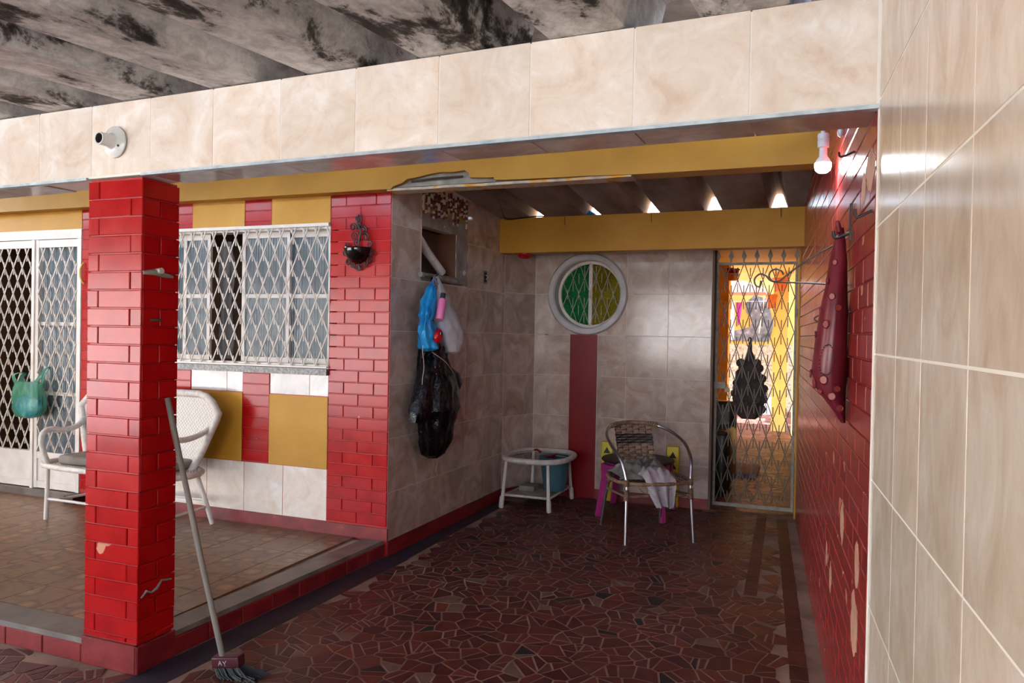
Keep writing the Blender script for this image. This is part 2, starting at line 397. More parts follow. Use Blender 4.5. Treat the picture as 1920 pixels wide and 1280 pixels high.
for sc, c, poly in scored[295:]: shard(rest, poly, dz=random.uniform(-.0004, .0006))
for c, poly in shards(voronoi(-1.6, 0, 6.98, 16.4, .13, lambda x, y: -1.45 < x < -.06, .012, 1.2), .5): shard(rest, poly)
tag(rest.build('mosaic_tiles', M_MOS_I, floor), kind='stuff')
FL = Frame((0, 0, -.007), (1, 0, 0), (0, 0, 1), (0, 1, 0))
y = 2.0
while y < 6.6:                                   # border tiles along the right wall
    L = .155; FR = Frame((rw_x(y) - .155, y, -.007), (1, 0, 0), (0, 0, 1), (-.052, 1, 0))
    piece(FR, 0, .085, 0, L, .0075, M_BORDER, floor, 'border_tile', .006, .0015); y += L
y = 4.6
while y < 6.7:                                   # thin stacked strip tiles running to the gate
    x = -.315 - .02 * (y - 6.7); piece(FL, x - .04, x + .04, y, y + .05, .0085, M_BORDER, floor, 'strip_tile', .006, .0015); y += .052
mb = MB().add([(kerb_x(2.45) + .0, 2.3, -.0065), (kerb_x(2.45) + .17, 2.3, -.0065), (kerb_x(4.4) + .17, 4.4, -.0065), (kerb_x(4.4), 4.4, -.0065),
               (kerb_x(2.45), 2.3, .0005), (kerb_x(2.45) + .17, 2.3, .0005), (kerb_x(4.4) + .17, 4.4, .0005), (kerb_x(4.4), 4.4, .0005)],
              [(3, 2, 1, 0), (4, 5, 6, 7), (0, 1, 5, 4), (1, 2, 6, 5), (2, 3, 7, 6), (3, 0, 4, 7)])
mb.build('cement_strip', M_WET, floor)
mb = MB().box((-2.56, 4.4, -.0065), (-2.42, 6.3, .0005)); mb.build('cement_strip', M_WET, floor)

# raised porch: core, stone edging, red kerb blocks, floor tiles
PZ = .105
poly = [(-7.6, 2.47), (-2.70, 2.47), (kerb_x(4.39) - .02, 4.394), (-7.6, 4.394)]
porch = struct(MB().prism(poly, (0, 0, -.007), (1, 0, 0), (0, 1, 0), (0, 0, 1), PZ - .013).build('porch_floor', M_GROUT_D), 'raised porch floor of brown patterned tiles')
PF = Frame((0, 0, PZ - .014), (1, 0, 0), (0, 0, 1), (0, 1, 0))
xs = [-6.9 + .26 * i for i in range(17)]
for i in range(len(xs) - 1):
    for j in range(7):
        y0, y1 = 2.62 + .26 * j, min(2.62 + .26 * (j + 1), 4.385); x1 = min(xs[i + 1], -2.82)
        if x1 > xs[i] + .03: piece(PF, xs[i], x1, y0, y1, .013, M_PORCH, porch, 'porch_tile', .003, .001)
MB().box((-7.6, 2.455, PZ - .03), (-2.98, 2.615, PZ)).build('stone_edging', M_STONE, porch)
mb = MB().prism([(-2.815, 2.65), (-2.675, 2.65), (kerb_x(4.39) - .012, 4.39), (-2.74, 4.39)], (0, 0, PZ - .03), (1, 0, 0), (0, 1, 0), (0, 0, 1), .03); mb.build('stone_edging', M_STONE, porch)
KF = Frame((0, 2.47, 0), (1, 0, 0), (0, -1, 0))
for i in range(16): piece(KF, -2.985 - .245 * (i + 1), -2.985 - .245 * i, -.004, PZ - .022, .022, M_REDKERB, porch, 'kerb_block', .006, .004, .004)
KS = Frame((-2.69, 2.45, 0), (.043, 1, 0), (1, -.043, 0))
for i in range(8): piece(KS, .2 + .22 * i, .2 + .22 * (i + 1), -.004, PZ - .022, .022, M_REDKERB, porch, 'kerb_block', .004, .004, .003)

def bricks(fr, a0, a1, b0, b1, parent, mat, L=.237, H=.0795, th=.0065, gap=.0045, first=0.0, bev=.003, cols=None, maxn=None, score=None, top=True, tilt=.006):
    out = []; k = 0; b = b1
    while b > b0 + .01:
        lo = max(b - H, b0)
        if cols: e = cols[k % len(cols)]
        else:
            e = [a0]; x = a0 + (first if k % 2 else first + L / 2) % L
            while x < a1 - .03:
                if x > a0 + .03: e.append(x)
                x += L
            e.append(a1)
        for i in range(len(e) - 1): out.append((e[i], e[i + 1], lo, b))
        b -= H; k += 1
    if maxn and len(out) > maxn:
        out.sort(key=lambda q: -score(q))
        mb = MB()
        for q in out[maxn:]:
            me = piece_mesh(q[1] - q[0] - gap, q[3] - q[2] - gap, th, bev, mat, 'brick'); M = fr.mat((q[0] + q[1]) / 2, (q[2] + q[3]) / 2)
            mb.add([M @ v.co for v in me.vertices], [tuple(p.vertices) for p in me.polygons])
        tag(mb.build('bricks', mat, parent), kind='stuff'); out = out[:maxn]
    for q in out: piece(fr, *q, th * random.uniform(.8, 1.15) if not maxn else th, mat, parent, 'brick', gap, bev, tilt)
def tiles(fr, ae, be, parent, mat, th=.003, gap=.004, name='tile', skip=None):
    for i in range(len(ae) - 1):
        for j in range(len(be) - 1):
            if skip and skip((ae[i] + ae[i + 1]) / 2, (be[j] + be[j + 1]) / 2): continue
            piece(fr, ae[i], ae[i + 1], be[j], be[j + 1], .0014, mat, parent, name, gap, .0005)

# right wall: cream tiles near, worn red brick beyond
SE = 2.345
mb = MB(); RW.slab(mb, -3.0, SE, -.1, 2.72, -.2, 0); wall_r = struct(mb.build('wall_right', M_GROUT), 'long side wall, cream tiles near and red brick beyond')
mb = MB(); RW.slab(mb, SE + .003, 6.93, -.1, 2.62, -.2, .0); mb.build('brick_backing', M_REDM_W, wall_r)
cols = [SE, 1.985, 1.69]; x = 1.69
while x > -1.6: x -= .36; cols.append(x)
tiles(RW, cols[::-1], [-.0, .40, .755, 1.108, 1.46, 1.815, 2.17, 2.525, 2.72], wall_r, M_TILE_V, .008, .006)
RB = Frame(RW.p(0, 0, .0), RW.u, RW.n)
def rscore(q):
    s = proj(RB.p((q[0] + q[1]) / 2, (q[2] + q[3]) / 2)); return (q[1] - q[0]) * (q[3] - q[2]) / s[2] ** 3 if s and s[1] < 1290 else 0
bricks(RB, SE + .006, 6.9, 0, 2.603, wall_r, M_RED_W, .232, .0775, .006, .0045, maxn=298, score=rscore)
mb = MB(); RW.slab(mb, SE - .002, SE + .003, 0, 2.6, -.01, .0055); mb.build('edge_grout', M_GROUT, wall_r)
M_PEEL = mat_noise('peeled_plaster_pink', [(.3, '#a87862'), (.6, '#bd927c')], 14, .85)
for k_, (sc_, zc_, ws_, hz_) in enumerate(((3.04, .83, .06, .075), (3.66, .54, .035, .05), (3.45, .50, .045, .06), (2.58, .80, .05, .07), (2.62, .60, .085, .10), (2.47, 2.0, .10, .06), (2.62, 1.97, .05, .05))):
    pl = [(sc_ + ws_ * math.cos(a_) * (1 + .45 * noise.noise(V3((math.cos(a_) * 2 + k_, math.sin(a_) * 2, k_)))), zc_ + hz_ * math.sin(a_) * (1 + .45 * noise.noise(V3((k_, math.cos(a_) * 2, math.sin(a_) * 2))))) for a_ in [6.283 * i / 22 for i in range(22)]]
    MB().prism(pl, RW.p(0, 0, .0045), RW.u, RW.v, RW.n, .0024).build('peeled_patch', M_PEEL, wall_r)
# house side wall with the broken-out niche
mb = MB()
for a0, a1, b0, b1 in ((0, .41, -.1, 2.62), (.96, 1.98, -.1, 2.62), (.41, .96, -.1, 1.92), (.41, .96, 2.265, 2.62)): LW.slab(mb, a0, a1, b0, b1, -.12, 0)
wall_l = struct(mb.build('wall_left', M_GROUT_D), 'house side wall of cream tiles along the passage with a broken niche')
le = [.0, .391, .76, 1.156, 1.5, 1.873, 1.937]; lz = [.1, .42, .78, 1.14, 1.5, 1.857, 2.215, 2.56]
tiles(LW, le, lz, wall_l, M_TILE_B, .008, .004, skip=lambda a, b: .391 < a < 1.156 and b > 1.86)
mb = MB(); LW.slab(mb, 0, 1.94, 0, .1, 0, .012); struct(mb.build('baseboard_left', M_REDKERB), 'dark red painted skirting along the house side wall')
mb = MB()      # rough cement around the niche
for (a0, a1, b0, b1) in ((.395, .96, 1.865, 1.925), (.95, 1.15, 1.865, 2.40), (.395, 1.15, 2.255, 2.40)):
    n1, n2 = int((a1 - a0) / .04) + 1, int((b1 - b0) / .04) + 1; vs = []; fs = []
    for i in range(n1 + 1):
        for j in range(n2 + 1):
            a = a0 + (a1 - a0) * i / n1; b = b0 + (b1 - b0) * j / n2; vs.append(LW.p(a, b, .004 + .012 * noise.noise(V3((a * 14, b * 14, 1)))))
    for i in range(n1):
        for j in range(n2): fs.append((i * (n2 + 1) + j, (i + 1) * (n2 + 1) + j, (i + 1) * (n2 + 1) + j + 1, i * (n2 + 1) + j + 1))
    mb.add(vs, fs)
mb.build('cement_patch', M_CEM, wall_l, smooth=True)
mb = MB(); LW.slab(mb, .395, 1.15, 2.36, 2.55, .001, .004); mb.build('scratch_coat', mat_noise('ochre_scratch_coat', [(.3, '#8a7340'), (.55, '#a08a55'), (.75, '#8f8672')], 14, .9, .6, 40), wall_l)
mbs = [MB(), MB(), MB()]
for i in range(19):
    for j in range(12):
        if j < 4 and noise.noise(V3((i * .35, j * .3, 4))) < .02 - j * .05: continue
        a = .41 + i * .039 + random.uniform(-.006, .006); b = 2.335 + j * .0185 + (i % 2) * .009; h = random.uniform(.008, .014); ww = random.uniform(.005, .009)
        mm = mbs[random.choice((0, 0, 1, 1, 2))]; LW.slab(mm, a - ww, a + ww, b - h, b + h, .002, random.uniform(.012, .02))
for mm, c in zip(mbs, ('#5a2c1f', '#cbb9a4', '#7d4a32')): tag(mm.build('mortar_dabs', mat_noise('mortar_dab' + c, [(.3, c), (.7, c)], 5, .85), wall_l), kind='stuff')
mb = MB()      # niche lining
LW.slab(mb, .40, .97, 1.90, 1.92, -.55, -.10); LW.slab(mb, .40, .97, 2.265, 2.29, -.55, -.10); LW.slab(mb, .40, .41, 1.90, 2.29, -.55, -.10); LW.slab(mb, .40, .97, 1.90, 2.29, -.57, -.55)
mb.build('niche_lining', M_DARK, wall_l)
mb = MB(); LW.slab(mb, .955, .97, 1.92, 2.265, -.50, -.005); mb.build('niche_side', M_DARKWOOD, wall_l)
mb = MB(); LW.slab(mb, .62, .955, 1.92, 2.26, -.40, -.385); mb.build('niche_board', M_DARKWOOD, wall_l)
mb = MB(); mb.tube([LW.p(.36, 1.905, .02), LW.p(.70, 1.893, .028), LW.p(1.02, 1.888, .02)], .020, 8); mb.build('niche_ledge', M_CEM, wall_l, smooth=True)

# chamfered corner and back wall with round window hole
mb = MB(); CH.slab(mb, 0, CHL, -.1, 2.5, -.1, 0); wall_c = struct(mb.build('wall_corner', M_GROUT_D), 'narrow slanting tiled wall in the passage corner')
bz = [.09, .37, .745, 1.12, 1.495, 1.87, 2.245, 2.5]
tiles(CH, [.004, CHL - .004], bz, wall_c, M_TILE_B, .007, .004)
mb = MB(); CH.slab(mb, 0, CHL, 0, .09, 0, .012); struct(mb.build('baseboard_corner', M_REDKERB), 'dark red skirting under the slanting corner wall')
RCX, RCZ, RH = -1.88, 1.873, .315
mb = MB()
for a0, a1, b0, b1 in ((-2.386, -2.28, -.1, 2.5), (-1.48, -.76, -.1, 2.5), (-2.28, -1.48, -.1, 1.473), (-2.28, -1.48, 2.273, 2.5)): BW.slab(mb, a0, a1, b0, b1, -.2, 0)
N = 48; sq = []
for i in range(N):
    a = 2 * math.pi * (i + .5) / N - math.pi / 4 * 0; c, s_ = math.cos(a), math.sin(a); k = .4 / max(abs(c), abs(s_)); sq.append((c * k, s_ * k, c * RH, s_ * RH))
vs = [BW.p(RCX + q[0], RCZ + q[1], 0) for q in sq] + [BW.p(RCX + q[2], RCZ + q[3], 0) for q in sq] + [BW.p(RCX + q[2], RCZ + q[3], -.2) for q in sq]
mb.add(vs, [(i, (i + 1) % N, N + (i + 1) % N, N + i) for i in range(N)] + [(N + i, N + (i + 1) % N, 2 * N + (i + 1) % N, 2 * N + i) for i in range(N)])
wall_b = struct(mb.build('wall_back', M_GROUT_D), 'back wall of pinkish grey marble tiles with a round window')
be = [-2.384, -2.035, -1.772, -1.509, -1.137, -.765]
tiles(BW, be, bz, wall_b, M_TILE_B, .008, .004, skip=lambda a, b: (-2.04 < a < -1.77 and b < 1.5) or (a < -1.5 and 1.49 < b < 2.25))
RC = .355
for sx, xe in ((-1, -2.384), (1, -1.509)):
    for sz, ze in ((-1, 1.495), (1, 2.245)):
        W, Hh = abs(xe - RCX) - .004, abs(ze - RCZ) - .003
        arc = [(RC * math.cos(t), RC * math.sin(t)) for t in [math.pi / 2 * i / 12 for i in range(13)]]
        arc[0] = (RC, .002); arc[-1] = (.002, RC)
        pl = arc + [(.002, Hh), (W, Hh), (W, .002)]
        mb = MB().prism([(sx * a, sz * b) for a, b in pl], BW.p(RCX, RCZ, 0), BW.u, BW.v, BW.n, .0014); mb.build('tile', M_TILE_B, wall_b)
mb = MB(); BW.slab(mb, -2.032, -1.776, .0, 1.50, 0, .012); struct(mb.build('trim_1', M_REDFLAT), 'plain red painted band under the round window')
mb = MB(); BW.slab(mb, -1.776, -.765, 0, .09, 0, .012); BW.slab(mb, -2.384, -2.032, 0, .09, 0, .012); struct(mb.build('baseboard_back', M_REDKERB), 'dark red skirting along the back wall')
mb = MB(); BW.slab(mb, -.765, -.745, 0, 2.4, -.2, .004); struct(mb.build('trim_2', flat('brown_jamb', '#5a4030', .6)), 'brown door jamb between tiled wall and iron gate')
mb = MB(); BW.slab(mb, -.065, -.035, 0, 2.4, -.22, .03); BW.slab(mb, -.745, -.035, 2.28, 2.5, -.2, 0); struct(mb.build('trim_3', M_YEL), 'yellow jamb and lintel around the gate opening')

# round window
wr = bpy.data.objects.new('window_1', None); link(wr); struct(wr, 'round window with green and yellow hammered glass in a pale cement ring')
Mw = Matrix((BW.u, BW.v, BW.n)).transposed().to_4x4(); Mw.translation = BW.p(RCX, RCZ, 0)
MB().lathe([(.31, -.13), (.31, .018), (.322, .03), (.365, .028), (.378, .012), (.378, .0)], 56, Mw, cap=False).build('ring_frame', mat_noise('pale_grey_cement', [(.3, '#aaa7a4'), (.6, '#c2bfbc')], 6, .5, .2, 40), wr, smooth=40)
MB().lathe([(.285, -.14), (.285, -.10), (.312, -.10), (.312, -.14)], 56, Mw, cap=False).build('metal_rim', M_WHITE, wr, smooth=40)
for sg, mt, nm in ((-1, M_GREEN, 'green glass half pane'), (1, M_AMBER, 'yellow glass half pane')):
    pl = [(.012 * sg, -.295)] + [(sg * .297 * math.cos(t) if abs(math.cos(t)) > .05 else .012 * sg, .297 * math.sin(t)) for t in [-math.pi / 2 * .97 + math.pi * .97 * i / 30 for i in range(31)]] + [(.012 * sg, .295)]
    o = MB().prism(pl, Mw @ V3((0, 0, -.135)), BW.u, BW.v, BW.n, .006).build('pane', mt, wr); tag(o, nm)
MB().box((-.016, -.30, -.138), (.016, .30, -.105), Mw).build('mullion', M_WHITE, wr)
mb = MB()
for k in range(-4, 5):
    for sg in (-1, 1):
        pts = []
        for t in range(-40, 41):
            z = t / 40 * .31; x = k * .11 + sg * z * .37
            if x * x + z * z < .30 ** 2: pts.append((x, z))
        if len(pts) > 3: mb.tube([Mw @ V3((pts[0][0], pts[0][1], -.095 + .004 * sg)), Mw @ V3((pts[-1][0], pts[-1][1], -.095 + .004 * sg))], .003, 5)
for k in range(-5, 6):
    for j in range(-2, 3):
        x, z = k * .055, j * .1475 + (k % 2) * .074
        if x * x + z * z < .24 ** 2: mb.tube([Mw @ V3((x, z - .045, -.094)), Mw @ V3((x, z + .045, -.094))], .0028, 5)
tag(mb.build('grille', M_GRILLE, wr), kind='stuff')
MB().box((-2.6, 6.955, 1.2), (-1.1, 6.975, 2.5)).build('backing_wall', flat('greenish_plaster', '#b9c0a8', .8), wall_b)

# porch facade
mb = MB()
for a0, a1, b0, b1 in ((-2.99, -2.575, -.0, 2.42), (-4.55, -2.99, 0, 1.19), (-4.55, -2.99, 2.232, 2.42), (-5.39, -4.55, 0, 2.42), (-7.6, -5.39, 2.215, 2.42), (-7.6, -5.39, 0, .15)): FA.slab(mb, a0, a1, b0, b1, -.12, 0)
wall_f = struct(mb.build('wall_porch', M_REDM), 'porch facade with red brick columns, yellow panels and tile bands')
cA = [-3.05, -2.925, -2.69, -2.575]; cB = [-3.05, -2.81, -2.575]
bricks(FA, -3.05, -2.575, .19, 2.42, wall_f, M_RED, cols=[cA, cB])
bricks(FA, -5.39, -4.93, .19, 2.42, wall_f, M_RED, cols=[[-5.39, -5.27, -5.04, -4.93], [-5.39, -5.155, -4.93]])
for s0, s1 in ((-3.78, -3.54), (-4.48, -4.258)):
    bricks(FA, s0, s1, .545, 1.185, wall_f, M_RED, L=.9, first=.9, tilt=.004); bricks(FA, s0, s1, 2.235, 2.42, wall_f, M_RED, L=.9, first=.9, tilt=.004)
for s0, s1 in ((-3.54, -3.05), (-4.258, -3.78), (-4.93, -4.48)):
    mb = MB(); FA.slab(mb, s0, s1, .545, 1.038, 0, .009); mb.build('yellow_panel', M_YEL, wall_f)
    mb = MB(); FA.slab(mb, s0, s1, 2.235, 2.42, 0, .009); mb.build('yellow_panel', M_YEL, wall_f)
for e in ((-3.54, -3.205, -3.05), (-4.258, -3.925, -3.78), (-4.93, -4.6, -4.48)): tiles(FA, list(e), [1.042, 1.188], wall_f, M_TILE_W, .009, .004)
tiles(FA, [-4.93, -4.78, -4.44, -4.10, -3.76, -3.42, -3.052], [.185, .542], wall_f, M_TILE, .009, .004)
mb = MB(); FA.slab(mb, -4.93, -2.565, .095, .185, 0, .014); struct(mb.build('baseboard_porch', M_REDKERB), 'red painted skirting under the porch window')
mb = MB(); FA.slab(mb, -7.6, -5.39, 2.27, 2.42, 0, .008); mb.build('yellow_panel', M_YEL, wall_f)
mb = MB(); FA.slab(mb, -7.6, -5.39, .09, .155, 0, .05); struct(mb.build('door_step', M_STONE), 'worn grey stone doorstep under the lattice door')
# dark room behind window and door
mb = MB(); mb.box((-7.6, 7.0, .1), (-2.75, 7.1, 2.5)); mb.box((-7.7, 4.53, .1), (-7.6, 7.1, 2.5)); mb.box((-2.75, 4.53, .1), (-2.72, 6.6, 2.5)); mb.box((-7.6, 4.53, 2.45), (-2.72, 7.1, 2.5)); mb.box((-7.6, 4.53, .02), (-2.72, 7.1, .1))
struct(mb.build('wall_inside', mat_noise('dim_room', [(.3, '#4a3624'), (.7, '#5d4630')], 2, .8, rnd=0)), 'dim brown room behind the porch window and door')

# lattice grilles
def lattice(parent, fr, a0, a1, b0, b1, dx, dz, wd, th, c0, mat, stub=.05, name='bar', stub_mat=None):
    s = dx / dz; W = a1 - a0; H = b1 - b0; nb = int((W + H * s) / dx) + 2
    for sg in (1, -1):
        for k in range(-nb, nb + 1):
            x_at = lambda z: (k * dx + sg * z * s)
            z0, z1 = 0.0, H
            za, zb = sorted(((0 - k * dx) / (sg * s), (W - k * dx) / (sg * s))); z0, z1 = max(z0, za), min(z1, zb)
            if z1 - z0 < .03: continue
            P, Q = fr.p(a0 + x_at(z0), b0 + z0, c0 + (th if sg > 0 else 0)), fr.p(a0 + x_at(z1), b0 + z1, c0 + (th if sg > 0 else 0))
            d = (Q - P); L = d.length; d.normalize(); side = fr.n.cross(d).normalized()
            M = Matrix((side, d, fr.n)).transposed().to_4x4(); M.translation = P
            key = ('bar', round(L, 3), wd, th, mat.name)
            if key not in _pc:
                me = bpy.data.meshes.new(name); b_ = MB().box((-wd / 2, 0, 0), (wd / 2, L, th)); me.from_pydata(b_.v, [], b_.f); me.materials.append(mat); _pc[key] = me
            o = bpy.data.objects.new(name, _pc[key]); link(o, parent); o.matrix_basis = parent.matrix_basis.inverted() @ M if parent.parent is None else M
    if stub:
        mb = MB(); j = 0
        for i in range(int(2 * W / dx) + 2):
            for j in range(int(2 * H / dz) + 3):
                if (i + j) % 2: continue
                a = a0 + i * dx / 2; b = b0 + j * dz / 2
                for o_, lo, hi in ((-wd * .55, .012, stub), (wd * .55, -stub, -.012)):
                    l2, h2 = max(b + lo, b0), min(b + hi, b1)
                    if h2 - l2 > .01 and a0 < a < a1: fr.slab(mb, a + o_ - wd * .42, a + o_ + wd * .42, l2, h2, c0 + th, c0 + th * 2)
        tag(mb.build('grille_stubs', stub_mat or mat, parent), kind='stuff')

# sliding window behind its lattice
w2 = bpy.data.objects.new('window_2', None); link(w2); struct(w2, 'white sliding porch window with fluted glass behind diamond lattice')
WX0, WX1, WZ0, WZ1 = -4.55, -3.05, 1.232, 2.228
mb = MB()
for a0, a1, b0, b1 in ((WX0, WX1, WZ0, WZ0 + .03), (WX0, WX1, WZ1 - .035, WZ1), (WX0, WX0 + .03, WZ0, WZ1), (WX1 - .012, WX1, WZ0, WZ1)): e_ = .0015 if a1 - a0 > .1 else 0; FA.slab(mb, a0 + e_, a1 - e_, b0 + e_, b1 - e_, -.10 + e_, .004 - e_)
mb.build('window_frame', M_WHITE, w2)
for a0, a1, c in ((-3.455, -3.06, -.09), (-3.84, -3.42, -.065), (-4.39, -4.135, -.065), (-4.54, -4.36, -.09)):
    mb = MB(); f = .028
    for q in ((a0, a0 + f, WZ0 + .03, WZ1 - .035), (a1 - f, a1, WZ0 + .03, WZ1 - .035), (a0, a1, WZ0 + .03, WZ0 + .065), (a0, a1, WZ1 - .075, WZ1 - .035), (a0, a1, 1.722, 1.75)): FA.slab(mb, *q, c + (.0015 if q[1] - q[0] > .1 else 0), c + (.0205 if q[1] - q[0] > .1 else .022))
    o = mb.build('sash', M_WHITE, w2)
    for b0, b1 in ((WZ0 + .065, 1.722), (1.75, WZ1 - .075)):
        mb = MB().box((-(a1 - a0) / 2 + f, 0, 0), ((a1 - a0) / 2 - f, b1 - b0, .004)); g_ = mb.build('pane', M_FLUTE, o); Mx = FA.mat((a0 + a1) / 2, b0, c + .008); g_.matrix_basis = Mx
mb = MB(); FA.slab(mb, WX0 - .02, WX1, 1.188, 1.232, -.10, .03); mb.build('window_sill', M_SILL, w2)
mb = MB(); FA.slab(mb, WX0, WX1 + .0, WZ0 + .004, WZ0 + .016, .012, .03); FA.slab(mb, WX0, WX1, WZ1 - .018, WZ1 + .004, .006, .03); gr = mb.build('grille', M_WHITE, w2)
lattice(gr, FA, WX0, WX1, WZ0 + .016, WZ1 - .018, .1, .225, .009, .005, .013, M_GRILLE, .055)
# curtain edge inside the open gap
mb = MB(); rows = []
for i in range(9):
    z = 1.27 + i * .11; rows.append((FA.p(-4.09, z, -.17), .05 + .012 * math.sin(i * 1.3), .03))
mb.loft(rows, 18, .15, 4, 2.0, pleat=.25, pn=5); mb.build('curtain', flat('grey_curtain', '#6d6a68', .9), w2, smooth=True)

# lattice double door
d1 = bpy.data.objects.new('door_1', None); link(d1); struct(d1, 'white metal double door with diamond lattice and fluted glass')
mb = MB()
for q in ((-7.0, -5.392, 2.197, 2.27), (-5.425, -5.392, .155, 2.195), (-5.95, -5.92, .155, 2.195), (-7.0, -6.96, .155, 2.195)): FA.slab(mb, *q, -.06, .012)
mb.build('door_frame', M_WHITE, d1)
for a0, a1, glass in ((-5.925, -5.43, True), (-6.955, -5.945, False)):
    mb = MB(); f = .04
    for q in ((a0, a0 + f, .16, 2.195), (a1 - .02, a1, .16, 2.195), (a0, a1, .16, .22), (a0, a1, .40, .46), (a0, a1, 2.13, 2.195)): e_ = .002 if q[1] - q[0] > .1 else 0; FA.slab(mb, q[0] + e_, q[1] - e_, q[2] + e_, q[3] - e_, -.045 + e_, -e_)
    FA.slab(mb, a0 + .01, a1 - .01, .205, .415, -.035, -.012)
    leaf = mb.build('door_leaf', M_WHITE, d1)
    lattice(leaf, FA, a0 + f, a1 - .02, .46, 2.13, .105, .215, .011, .005, -.004, M_GRILLE, .052)
    if glass:
        for z0, z1 in ((.46, .93), (.95, 1.50), (1.52, 2.13)):
            g_ = MB().box((-.22, 0, 0), (.22, z1 - z0, .004)).build('pane', M_FLUTE, leaf); g_.matrix_basis = FA.mat((a0 + a1) / 2, z0, -.04)
        for z in (.94, 1.51): mb = MB(); FA.slab(mb, a0, a1, z - .014, z + .014, -.04, -.018); mb.build('glazing_bar', M_WHITE, leaf)

# brick post
PX0, PX1, PY0, PY1 = -2.968, -2.672, 2.462, 2.655
post = struct(MB().box((PX0, PY0, -.02), (PX1, PY1, 2.143)).build('pillar', M_REDM), 'square red brick post carrying the tiled beam')
P_F = Frame((PX0, PY0, 0), (1, 0, 0), (0, -1, 0)); P_R = Frame((PX1, PY0, 0), (0, 1, 0), (1, 0, 0)); P_L = Frame((PX0, PY0, 0), (0, 1, 0), (-1, 0, 0)); P_B = Frame((PX0, PY1, 0), (1, 0, 0), (0, 1, 0))
PW, PD = PX1 - PX0, PY1 - PY0
bricks(P_F, -.012, PW + .012, .125, 2.135, post, M_RED, cols=[[-.012, .055, PW + .012], [-.012, PW - .055, PW + .012]], th=.008, tilt=.006)
bricks(P_R, -.0, PD + .012, .125, 2.135, post, M_RED, cols=[[0, PD + .012], [.0, .095, PD + .012]], th=.008, tilt=.006)
bricks(P_L, -.0, PD + .012, .125, 2.135, post, M_RED, cols=[[0, PD + .012], [.0, .095, PD + .012]], th=.008, tilt=.006)
bricks(P_B, 0, PW, .125, 2.135, post, M_RED, cols=[[0, PW], [0, .06, PW]], th=.007)
piece(P_F, -.014, PW + .014, -.004, .123, .02, M_REDKERB, post, 'brick', .004, .005); piece(P_R, -.018, PD + .01, -.004, .123, .02, M_REDKERB, post, 'brick', .004, .005)
mb = MB(); mb.tube([P_R.p(.0, 1.732, .012), P_R.p(.05, 1.738, .02), P_R.p(.10, 1.73, .018), P_R.p(.16, 1.725, .012)], [.008, .014, .012, .007], 7); mb.build('cement_repair', M_CEM, post, smooth=True)
mb = MB(); mb.tube([P_R.p(.07, 1.742, .01), P_R.p(.07, 1.745, .045)], .013, 10); mb.build('pipe_stub', M_PVC, post, smooth=True)
mb = MB(); mb.tube([P_R.p(.04, 1.53, .012), P_R.p(.07, 1.53, .034), P_R.p(.085, 1.528, .03)], .005, 6); mb.build('iron_peg', M_IRON_G, post, smooth=True)
mb = MB(); mb.tube([P_R.p(.01 + .028 * i, .325 + .014 * math.sin(i * 1.9) + .008 * i, .012) for i in range(7)], [.003, .006, .004, .007, .004, .005, .003], 6); mb.build('cement_repair', M_CEM, post, smooth=True)

# tiled beam
mb = MB(); vs = [BF.p(a, b, c) for c in (0, -.19) for a, b in ((-7.6, 2.15), (.178, 2.15), (.178, 2.466), (-7.6, 2.466))]
mb.add(vs, [(0, 1, 2, 3), (7, 6, 5, 4), (0, 4, 5, 1), (1, 5, 6, 2), (2, 6, 7, 3), (3, 7, 4, 0)])
beam = struct(mb.build('beam_front', M_GROUT), 'cream marble tiled beam spanning the porch and garage')
bj = [.172] + [x * beam_y(x) / 2.446 for x in (-.177, -.539, -.898, -1.247, -1.596, -1.938, -2.275, -2.611, -2.952, -3.279)]
while bj[-1] > -7.4: bj.append(bj[-1] - .335)
tiles(BF, bj[::-1], [2.158, 2.472], beam, M_TILE, .009, .005)
BSF = Frame((0, beam_y(0), 2.15), (1, -.037, 0), (0, 0, -1), (.037, 1, 0))
sj = [a for a in bj[::-1]]
for i in range(len(sj) - 1):
    a0, a1 = sj[i], sj[i + 1]
    if a1 < -3.0 or a0 > -2.66: piece(BSF, a0, a1, .002, .188, .007, M_TILE_B, beam, 'soffit_tile', .004, .001)
mb = MB()
for a0, a1 in ((-7.6, -2.985), (-2.655, .178)): BF.slab(mb, a0, a1, 2.143, 2.155, -.02, .013)
mb.build('metal_edge_strip', M_STEEL, beam)

# mustard beams
bz0, bz1 = 2.418, 2.95
notch = [(-7.6, bz0), (-2.52, bz0), (-2.50, 2.435), (-2.44, 2.45), (-2.40, 2.475), (-2.33, 2.482), (-2.25, 2.496), (-2.16, 2.505), (-2.08, 2.50), (-2.00, 2.507), (-1.965, 2.485), (-1.96, 2.46), (-1.88, 2.455), (-1.80, 2.452), (-1.795, 2.436), (-1.70, 2.432), (-1.60, bz0 + .012), (-1.2, bz0 + .008), (-.9, bz0), (.1, bz0), (.1, bz1), (-7.6, bz1)]
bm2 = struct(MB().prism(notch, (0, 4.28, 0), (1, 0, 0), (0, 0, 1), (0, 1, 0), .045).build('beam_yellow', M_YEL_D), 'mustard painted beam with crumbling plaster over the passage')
MB().box((-2.56, 4.318, bz0 + .014), (-.95, 4.43, 2.9)).build('exposed_concrete', M_CEM, bm2)
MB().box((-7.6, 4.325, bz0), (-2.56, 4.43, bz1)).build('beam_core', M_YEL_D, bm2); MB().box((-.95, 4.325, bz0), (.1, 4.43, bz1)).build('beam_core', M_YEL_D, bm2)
rag = [(-2.56, 4.30), (-2.3, 4.312), (-2.1, 4.30), (-1.9, 4.315), (-1.7, 4.305), (-1.4, 4.312), (-1.1, 4.30), (-.95, 4.29), (-.95, 4.43), (-2.56, 4.43)]
